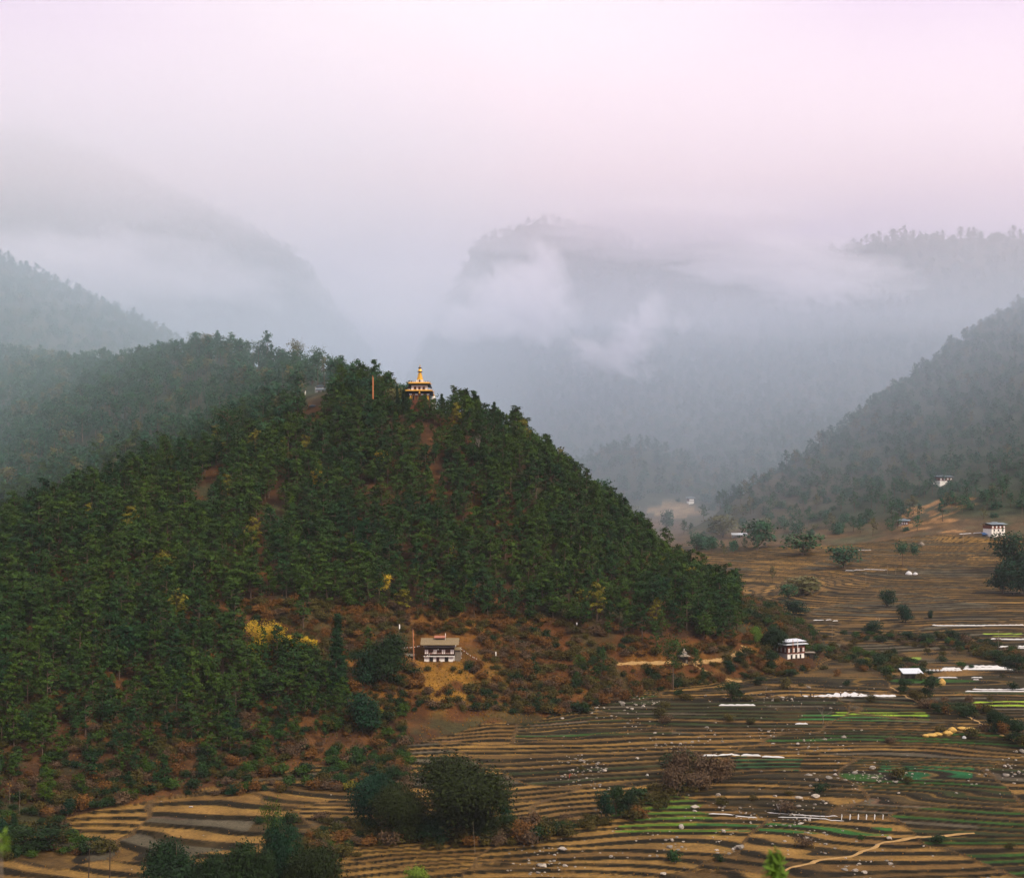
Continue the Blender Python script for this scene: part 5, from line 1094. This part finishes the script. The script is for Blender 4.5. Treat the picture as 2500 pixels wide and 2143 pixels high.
def bamboo():
    for k, (px, base, hpx, lab) in enumerate(((640, 1612, 95, 'bright yellow bamboo clump against the dark pines'), (667, 1600, 75, 'right half of the bright yellow bamboo'), (618, 1618, 50, 'low left spray of the yellow bamboo'), (705, 1592, 38, 'short golden cane clump right of the yellow bamboo'), (735, 1590, 34, 'golden cane clump halfway to the cypress'), (760, 1592, 30, 'last golden cane clump before the rusty bushes'))):
        c = at(px, base); H = hpx / F * c.y; rng = np.random.default_rng(70 + k); e = root('bamboo_clump', lab, 'bamboo', c)
        g = Geo(); w = MB(); R = H * .32
        for j in range(46):
            an = rng.uniform(0, 6.28); b = np.array([math.cos(an), math.sin(an), 0]); r0 = rng.uniform(0, .45) * R; r1 = rng.uniform(.3, 1.15) * R; h = H * rng.uniform(.6, 1.05)
            pts_ = [b * r0, b * (r0 + .35 * r1) + (0, 0, h * .6), b * (r0 + .8 * r1) + (0, 0, h * .92), b * (r0 + 1.15 * r1) + (0, 0, h * .95)]
            w.tube(pts_, [.06, .045, .03, .01], 4)
            for s in np.linspace(.25, 1, 9):
                i0 = min(int(s * 3), 2); p = np.array(pts_[i0]) * (1 - (s * 3 - i0)) + np.array(pts_[i0 + 1]) * (s * 3 - i0)
                pp = p + rng.normal(size=(5, 3)) * .05 * H; v, q = leaf_quads(pp, .62, rng, -.2, .3); g.add(v, q, rng.uniform(.3, .9))
        link('leaves', g.mesh('leaves', [YELL]), parent=e); w.put('canes', GOLDTRIM, e)
bamboo()

def bare_tree(px, base, hpx, label, mat, seed, d=None):
    c = at(px, base) if d is None else Vector(P(px, base, d)); c.z = gz(c.x, c.y)[0]; H = hpx / F * c.y; rng = np.random.default_rng(seed); m = MB(); e = root('bare_tree', label, 'tree', c)
    def br(p, dr, L_, r, lv):
        q = p + dr * L_ * .5 + rng.normal(size=3) * .05 * L_; q2 = p + dr * L_; m.tube([p, q, q2], [r, r * .8, r * .5], 4 if lv else 6)
        if lv < 4:
            for _ in range(3 if lv < 2 else 2):
                nd = dr + rng.normal(size=3) * .55; nd[2] = abs(nd[2]) * .8 + .2; nd /= np.linalg.norm(nd); br(q2 if _ else q, nd, L_ * rng.uniform(.6, .8), r * .52, lv + 1)
    br(np.array([0, 0, -.3]), np.array([.05, 0, 1.0]), H * .38, H * .022, 0)
    m.put('trunk_and_limbs', mat, e)
bare_tree(2137, 1536, 34, 'bare white limbed tree in the fields', PALE_BARK, 1); bare_tree(1167, 1118, 62, 'dead grey tree among the pines below the golden spired tower', PALE_BARK, 2); bare_tree(2008, 1766, 50, 'thin leafless tree among the stony terraces', GREYWOOD, 3)
bare_tree(1650, 1905, 75, 'dark leafless tree at the gully rim', GREYWOOD, 4); bare_tree(1870, 1690, 30, 'leafless bush tree at the bank corner', GREYWOOD, 5); bare_tree(905, 1662, 24, 'white dead branch left of the farmhouse bank', WHITEP, 6); bare_tree(963, 1668, 22, 'white dead branch under the rounded dark tree', WHITEP, 7)
bare_tree(690, 2075, 60, 'pale bare stem in the tallest lower edge tree', PALE_BARK, 8, 372); bare_tree(820, 1040, 1, 'x', GREYWOOD, 9) if False else None

# ------------------------------------------------------------------ shrubs, grass and stones
def shrub_meshes():
    out = []
    for k, (mt, n) in enumerate(((RUSTL, 2), (OLIVE, 2), (BROWNTW, 2), (BROAD, 2), (PINE, 1))):
        for j in range(n):
            c, w = tree_geo('shrub', 300 + 10 * k + j, 2.6, 2.1, 60, 9, .40, .1); out.append((k, merged((c, w), 'shrub', [mt, BARK])))
    return out
SH = shrub_meshes(); KIND = ['rusty brown', 'olive', 'leafless brown', 'dark green', 'bluish green']
def shrubs():
    r = np.random.default_rng(12); x, y = jitter(-330, 330, 400, 760, 3.0, 44)
    z, b = land(x, y); px, py = img(x, y, z); hg = z - b
    S = inpoly(px, py, [(560,1470),(850,1470),(1250,1500),(1500,1530),(1620,1600),(1750,1560),(1880,1540),(2000,1650),(1900,1740),(1350,1745),(960,1735),(800,1660)]); low = (px < 1000) & (py > 1660) & (hg > -.5) & ((py < 1935) | (hg > 1.2)); corner = inpoly(px, py, [(1790,1420),(1900,1470),(2000,1560),(1980,1640),(1890,1560),(1830,1570)]) & (y < 745) & (y > 655)
    path = np.zeros(x.shape, bool)
    for x0, y0, x1, y1 in ((1500, 1619, 1680, 1619), (1680, 1619, 1790, 1602), (1790, 1602, 1825, 1580), (1690, 1622, 1800, 1660)):
        t = np.clip(((px - x0) * (x1 - x0) + (py - y0) * (y1 - y0)) / ((x1 - x0) ** 2 + (y1 - y0) ** 2), 0, 1); path |= np.hypot(px - x0 - t * (x1 - x0), py - y0 - t * (y1 - y0)) < 10
    n1 = fbm(x / 22, y / 22, 301, 3)
    dens = np.where(S & (hg > .3), .80 + .45 * n1, 0); dens = np.where(low & ~S, .62 + .5 * n1, dens)
    dens = np.where(corner, .95, dens)
    gold = np.exp(-(((px - 1110) / 120) ** 2 + ((py - 1655) / 50) ** 2)); dens *= 1 - .45 * gold
    house = (np.abs(px - 1065) < 105) & (np.abs(py - 1590) < 36); h2 = (np.abs(px - 1945) < 66) & (np.abs(py - 1580) < 45)
    gull = inpoly(px, py, [(830,2010),(1000,2040),(1250,2020),(1480,1985),(1600,1925),(1640,1850),(1800,1870),(1700,1935),(1540,2010),(1300,2060),(1050,2075),(860,2070)]); dens = np.where(gull, .6 + .4 * n1, dens)
    dl = inpoly(px, py, [(620,2000),(850,2000),(900,2080),(960,2143),(760,2143),(690,2080)]) | inpoly(px, py, [(0,2000),(150,1995),(300,2080),(120,2090),(0,2100)]); dens = np.where(dl, .42 + .4 * n1, dens)
    rb = inpoly(px, py, [(2250,1690),(2400,1720),(2500,1790),(2500,1850),(2420,1790),(2260,1740)]) | inpoly(px, py, [(2050,1500),(2300,1530),(2500,1590),(2500,1640),(2350,1590),(2060,1560)]) | inpoly(px, py, [(1980,1570),(2200,1600),(2260,1640),(2150,1650),(1990,1600)]); dens = np.where(rb, .30 + .4 * n1, dens)
    # field edges and banks keep odd bushes
    dens = np.where((hg < .5) & (dens == 0) & (px > 1400), .012, dens)
    dens = np.where(house | path | (h2 & (y < 665)), 0, dens)
    k = (r.uniform(size=x.shape) < dens) & (np.abs(px - 1250) < 1300) & (py < 2200); x, y, px, py, S, low, gull = x[k], y[k], px[k], py[k], S[k], low[k], gull[k]
    z = gz(x, y); n = len(x); s = r.uniform(.5, 1.4, n) * np.where(gull, 1.25, 1); n2 = fbm(x / 30, y / 30, 311, 3)
    rust = np.where(S, .50 + .5 * n2, np.where(px < 1000, .18, .06)); u = r.uniform(size=n)
    kind = np.where(u < rust, 0, np.where(u < rust + .26, 1, np.where(u < rust + .42, 2, np.where(u < rust + .62, 3, 1)))); kind = np.where(~S & (u > .82), 4, kind); kind = np.where(gull & (u > .3), r.choice([1, 2, 3], n), kind)
    idx = np.zeros(n, int)
    for q in range(5):
        opts = [i for i, (kk, _) in enumerate(SH) if kk == q]; m = kind == q; idx[m] = r.choice(opts, m.sum())
    rot = r.uniform(0, 6.28, n); scl = np.stack([s * r.uniform(.85, 1.25, n), s * r.uniform(.85, 1.25, n), s * r.uniform(.8, 1.3, n)], -1)
    inside = (px > 5) & (px < 2495) & (py < 2140); size = s / y
    order = np.argsort(-np.where(inside, size, -1))[:280]; pk = np.zeros(n, bool); pk[order] = True
    for i in np.nonzero(pk)[0]:
        o = link('shrub', SH[idx[i]][1], loc=(x[i], y[i], z[i]), label=f'{"large" if s[i] > 1.15 else "rounded"} {KIND[kind[i]]} shrub {where(px[i], py[i])}', category='shrub', group='shrubs on the banks and gullies'); o.rotation_euler[2] = rot[i]; o.scale = scl[i]
    r_ = ~pk; scatter('shrubbery', np.stack([x, y, z], -1)[r_], [m for _, m in SH], idx[r_], scl[r_], rot[r_], label='brown and olive undergrowth covering the banks', category='undergrowth')
    print('shrubs', n)
shrubs()

def tuft_mesh(name, seed, mat, n=16, h=.75):
    rng = np.random.default_rng(seed); V = []; Q = []
    for k in range(n):
        an = rng.uniform(0, 6.28); r0 = rng.uniform(0, .35); L_ = h * rng.uniform(.6, 1.2); ln = rng.uniform(.1, .55); b = np.array([math.cos(an), math.sin(an), 0]); p = b * r0; e = p + b * ln * L_ + (0, 0, L_); s = np.array([-b[1], b[0], 0]) * .055
        V += [p - s, p + s, (p + e) / 2 + s * .9 + (0, 0, .1 * L_), e]; Q.append((4 * k, 4 * k + 1, 4 * k + 2, 4 * k + 3))
    return mesh_np(name, V, Q, [mat], attrs={'tint': ('FLOAT', 'FACE', rng.uniform(.2, .9, n))})
DRY = leaf_mat('dry_grass', (.17, .08, .020), (.28, .15, .030), (.09, .075, .02), .3, trans=.3)
def grass():
    r = np.random.default_rng(13); T = [tuft_mesh('grass_tuft', k, DRY, 16, .8) for k in range(3)]
    x, y = jitter(-330, 330, 370, 740, 1.35, 45); zt, farm, lev, cell, f, gap, z, b = terrace(x, y); px, py = img(x, y, z); hg = z - b
    n1 = fbm(x / 14, y / 14, 321, 3)
    dens = np.where(hg > 1, .30 + .5 * n1, 0) * np.where(py > 1470, 1, .3)
    dens = np.where(farm & (f > .74), .16, dens); dens = np.where(farm & (gap < 2.5), .5, dens); gold = np.exp(-(((px - 1110) / 130) ** 2 + ((py - 1660) / 60) ** 2)); dens = np.maximum(dens, gold * .95)
    k = (r.uniform(size=x.shape) < dens) & (np.abs(px - 1250) < 1290) & (py < 2190); n = int(k.sum()); s = r.uniform(.4, .95, n) * np.where(farm[k], .6, 1)
    scatter('dry_grass', np.stack([x[k], y[k], zt[k] - .02], -1), T, r.integers(0, 3, n), np.stack([s, s, s], -1), r.uniform(0, 6.28, n), label='tawny dry grass on banks and terrace edges', category='grass'); print('tufts', n)
grass()

def rock_mesh(seed, mat):
    import bmesh
    bm = bmesh.new(); bmesh.ops.create_icosphere(bm, subdivisions=2, radius=1); V = np.array([v.co[:] for v in bm.verts]); Fc = np.array([[v.index for v in f.verts] for f in bm.faces]); bm.free()
    rng = np.random.default_rng(seed)
    for _ in range(9):
        nrm = rng.normal(size=3); nrm /= np.linalg.norm(nrm); t = rng.uniform(.45, .85); dd = V @ nrm; V = V - np.maximum(dd - t, 0)[:, None] * nrm
    V = V * (1 + .06 * rng.normal(size=(len(V), 1))) * (1, rng.uniform(.7, 1.1), rng.uniform(.55, .85)); V[:, 2] += .25
    return mesh_np('boulder', V, Fc, [mat])
def rocks():
    r = np.random.default_rng(14); RM = [rock_mesh(k, (STONE, PALESTONE)[k % 2]) for k in range(8)]
    x, y = jitter(-150, 330, 385, 740, 1.75, 46); zt, farm, lev, cell, f, gap, z, b = terrace(x, y); px, py = img(x, y, z)
    cl = fbm(x / 26, y / 26, 331, 3); cl2 = fbm(x / 9, y / 9, 333, 2); farmz = farm & (px > 1230) & (py > 1690)
    dens = np.where(farmz, np.clip(.008 + 1.1 * np.maximum(cl - .14, 0) * (cl2 > -.1), 0, .4), 0); dens = np.where(farmz & (f > .72), dens * 2, dens)
    for cx, cy_, rx, ry, a in ((2130,1895,110,22,.55),(1990,1820,70,30,.25),(2470,1870,30,25,.35),(1200,2030,90,14,.2),(1330,2080,160,24,.1),(1900,1960,90,14,.12),(2080,1950,150,18,.12),(1620,2080,60,14,.15),(2090,1680,40,8,.2),(1930,1680,40,10,.2)):
        dens = dens + a * np.exp(-((px - cx) / rx) ** 2 - ((py - cy_) / ry) ** 2) * farm
    dens = np.where(farm & (px < 1230) & (py > 1930), .006, dens); k = (r.uniform(size=x.shape) < dens) & (px < 2540) & (py < 2190)
    x, y, zt, px, py, cl = x[k], y[k], zt[k], px[k], py[k], cl[k]; n = len(x); s = .28 + .65 * r.power(.5, n) * r.uniform(.3, 1, n) + np.where(r.uniform(size=n) < .06, r.uniform(.4, 1.2, n), 0)
    idx = r.integers(0, 8, n); rot = r.uniform(0, 6.28, n); scl = np.stack([s * r.uniform(.8, 1.4, n), s, s * r.uniform(.7, 1.1, n)], -1)
    order = np.argsort(-np.where((px > 5) & (px < 2495) & (py < 2140), s / y, -1))[:280]; pk = np.zeros(n, bool); pk[order] = True
    for i in np.nonzero(pk)[0]:
        o = link('boulder', RM[idx[i]], loc=(x[i], y[i], zt[i] - .05), label=f'{"big" if s[i] > 1 else "mid sized" if s[i] > .6 else "small"} {("grey", "pale")[idx[i] % 2]} boulder {where(px[i], py[i])}', category='boulder', group='boulders on the terraces'); o.rotation_euler[2] = rot[i]; o.scale = scl[i]
    r_ = ~pk; scatter('field_stones', np.stack([x, y, zt - .03], -1)[r_], RM, idx[r_], scl[r_], rot[r_], label='loose pale stones littering the terraces', category='stones'); print('rocks', n)
    c = at(2443, 1425); o = link('rock_outcrop', rock_mesh(99, STONE), loc=c, label='grey rock outcrop under the dark trees at the right edge', category='rock'); o.scale = (7, 5, 6)
rocks()

# ------------------------------------------------------------------ young stems close to the camera
def sapling(px, top, d, label, H=3.4, seed=1, n=60, spread=.5, leaf=.16):
    c = Vector(P(px, top, d)); g = gz(c.x, c.y)[0]; H = c.z - g; rng = np.random.default_rng(seed); e = root('sapling', label, 'sapling', (c.x, c.y, g)); m = MB(); G = Geo()
    m.tube([(0, 0, -.3), (.05, 0, H * .5), (0, 0, H)], [.05, .035, .008], 6)
    for k in range(n):
        z = H - spread * 2.0 * rng.uniform(0, 1) ** .8; an = rng.uniform(0, 6.28); L_ = spread * rng.uniform(.25, .6) * (.35 + (H - z)); dr = np.array([math.cos(an), math.sin(an), .9]); e_ = np.array([0, 0, z]) + dr * L_
        m.tube([(0, 0, z), e_], [.008, .003], 3); v, q = leaf_quads(e_ + rng.normal(size=(6, 3)) * .05, leaf, rng, .6, .28, np.tile(dr, (6, 1))); G.add(v, q, rng.uniform(.3, .9))
    m.put('stem', GREYWOOD, e); link('leaves', G.mesh('leaves', [LIME]), parent=e)
sapling(1893, 2083, 26, 'blurred lime green sapling tip close to the viewer at the lower edge', spread=.33)
sapling(1, 2046, 14, 'blurred green leaf spray at the lower left corner', spread=.08, n=9, leaf=.09, seed=3)


# ------------------------------------------------------------------ air
def volume_mat(name, color, density, aniso=0.0, noise=None):
    m, N, L = new_mat(name); o = N.new('ShaderNodeOutputMaterial'); v = N.new('ShaderNodeVolumePrincipled')
    v.inputs['Color'].default_value = (*color, 1); v.inputs['Density'].default_value = density; v.inputs['Anisotropy'].default_value = aniso
    L.new(v.outputs[0], o.inputs['Volume']); return m
def box_mesh(name, lo, hi, mat):
    v = [(x, y, z) for z in (lo[2], hi[2]) for y in (lo[1], hi[1]) for x in (lo[0], hi[0])]
    f = [(0, 2, 3, 1), (4, 5, 7, 6), (0, 1, 5, 4), (2, 6, 7, 3), (0, 4, 6, 2), (1, 3, 7, 5)]
    return mesh_np(name, v, f, [mat])
HAZE_DENSITY = 0.00003
link('haze', box_mesh('haze', (-42000, -1800, -900), (42000, 9500, 1150), volume_mat('haze', (.85, .92, 1.0), HAZE_DENSITY)), kind='stuff', label='thin blue haze filling the valley air', category='haze')


def slab(name, y0, y1, zb, amp, seed, dens, x=2900.0, wave=420.0, top=1000.0, col=(.98, .945, 1.0)):
    """closed body of even mist with an uneven underside"""
    nx, ny = 70, 46; X, T = np.meshgrid(np.linspace(-x, x, nx), np.linspace(0, 1, ny)); Y0 = y0(X) if callable(y0) else X * 0 + y0; Y = Y0 + T * (y1 - Y0)
    B = zb(X, Y) if callable(zb) else np.full(X.shape, float(zb))
    B = np.minimum(B + amp * fbm(X / wave, Y / wave, seed, 4, .55), top - 190)
    v = np.concatenate([np.stack([X, Y, B], -1).reshape(-1, 3), np.stack([X, Y, X * 0 + top], -1).reshape(-1, 3)]); n = nx * ny
    q = []
    for j in range(ny - 1):
        for i in range(nx - 1):
            a = j * nx + i; q.append((a, a + nx, a + nx + 1, a + 1)); q.append((a + n, a + 1 + n, a + nx + 1 + n, a + nx + n))
    for i in range(nx - 1):
        q.append((i, i + 1, i + 1 + n, i + n)); b = (ny - 1) * nx + i; q.append((b, b + n, b + 1 + n, b + 1))
    for j in range(ny - 1):
        a = j * nx; q.append((a, a + n, a + nx + n, a + nx)); b = a + nx - 1; q.append((b, b + nx, b + nx + n, b + n))
    return mesh_np(name, v, q, [volume_mat(name, col, dens, .4)])
def puff(name, seed, r, dens, rough=.45):
    import bmesh
    bm = bmesh.new(); bmesh.ops.create_icosphere(bm, subdivisions=5, radius=1.0)
    V = np.array([v.co[:] for v in bm.verts]); Fc = np.array([[v.index for v in f.verts] for f in bm.faces]); bm.free()
    k = 1 + rough * (fbm(V[:, 0] * 1.5 + V[:, 2] * 1.1 + seed * 7, V[:, 1] * 1.5 - V[:, 2] * .9, seed, 5, .6)) + .25 * rough * fbm(V[:, 0] * 6 + V[:, 2] * 5, V[:, 1] * 6 - V[:, 2] * 5, seed + 50, 3)
    return mesh_np(name, V * np.maximum(k, .2)[:, None] * np.array(r), Fc, [volume_mat(name, (.98, .945, 1.0), dens, .4)])
def deck_base(dz):
    def f(X, Y):   # lower to the left, higher on the right
        return 745 + dz + 0 * X - 130 * (1 - sstep(-800, -250, X)) + (Y - 2800) * .03
    return f
MIST = 'pale mist filling the valley behind the wooded hill'
link('ridge_mist', slab('ridge_mist', lambda X: np.clip(np.where(X < -100, 772 + (X + 100) * .55, 772 + (X + 100) * 2.6), 560, 1140), 1150, 30, 6, 5, .0007, x=1400, top=420, col=(.74, .93, 1.0)), kind='stuff', label='teal mist lying along the left ridge', category='mist')
link('valley_mist', slab('valley_mist', 1180, 4400, 30, 10, 3, .00112, top=400, col=(.74, .85, 1.0)), kind='stuff', label='blue mist filling the valley behind the wooded hill', category='mist')
link('upper_mist', slab('upper_mist', 1450, 4350, 330, 60, 4, .00032, col=(.96, .925, 1.0), top=1095), kind='stuff', label='pale pink mist drifting high before the mountains', category='mist')
for k, (dz, dens, amp) in enumerate(((-330, .00012, 110), (-210, .00022, 140), (-90, .0004, 130), (0, .0005, 110), (70, .0005, 90))):
    link('cloud_deck', slab('cloud_deck', (1750, 2000, 2350, 2450, 2550)[k], 4000 - 40 * k, deck_base(dz), amp, 11 + k, dens, 2850 - 30 * k, top=1100.0 + k), kind='stuff', label='grey cloud deck swallowing the mountain summits', category='cloud')
for k, (px, py, d, rx, rz, dens, nn) in enumerate([(1265,735,2250,75,70,.0075,7), (1345,655,2300,36,50,.0075,5), (1160,790,2200,90,32,.005,5), (1590,775,1950,24,36,.0085,4), (1540,830,1950,34,30,.0075,4), (1470,870,1950,60,30,.004,4),
        (1880,650,2450,170,50,.0032,6), (2060,700,2350,130,45,.0028,5), (330,690,2600,240,90,.0020,5), (60,640,2300,200,60,.0020,4), (1000,720,2500,160,70,.0014,4), (1650,560,2600,260,40,.0026,5)]):
    c = P(px, py, d); rr = np.random.default_rng(k)
    for q in range(nn):
        o = rr.normal(size=3) * (.55 * rx, .3 * rx, .5 * rz) * (q > 0); f_ = (.85, .62, .5, .42, .36, .3, .26)[q]
        link('cloud', puff('cloud', 61 + 9 * k + q, (rx * f_, rx * 1.2 * f_, rz * f_), dens * 1.1, 1.05), loc=c + o, kind='stuff', label='torn shred of white cloud drifting before the mountains', category='cloud')
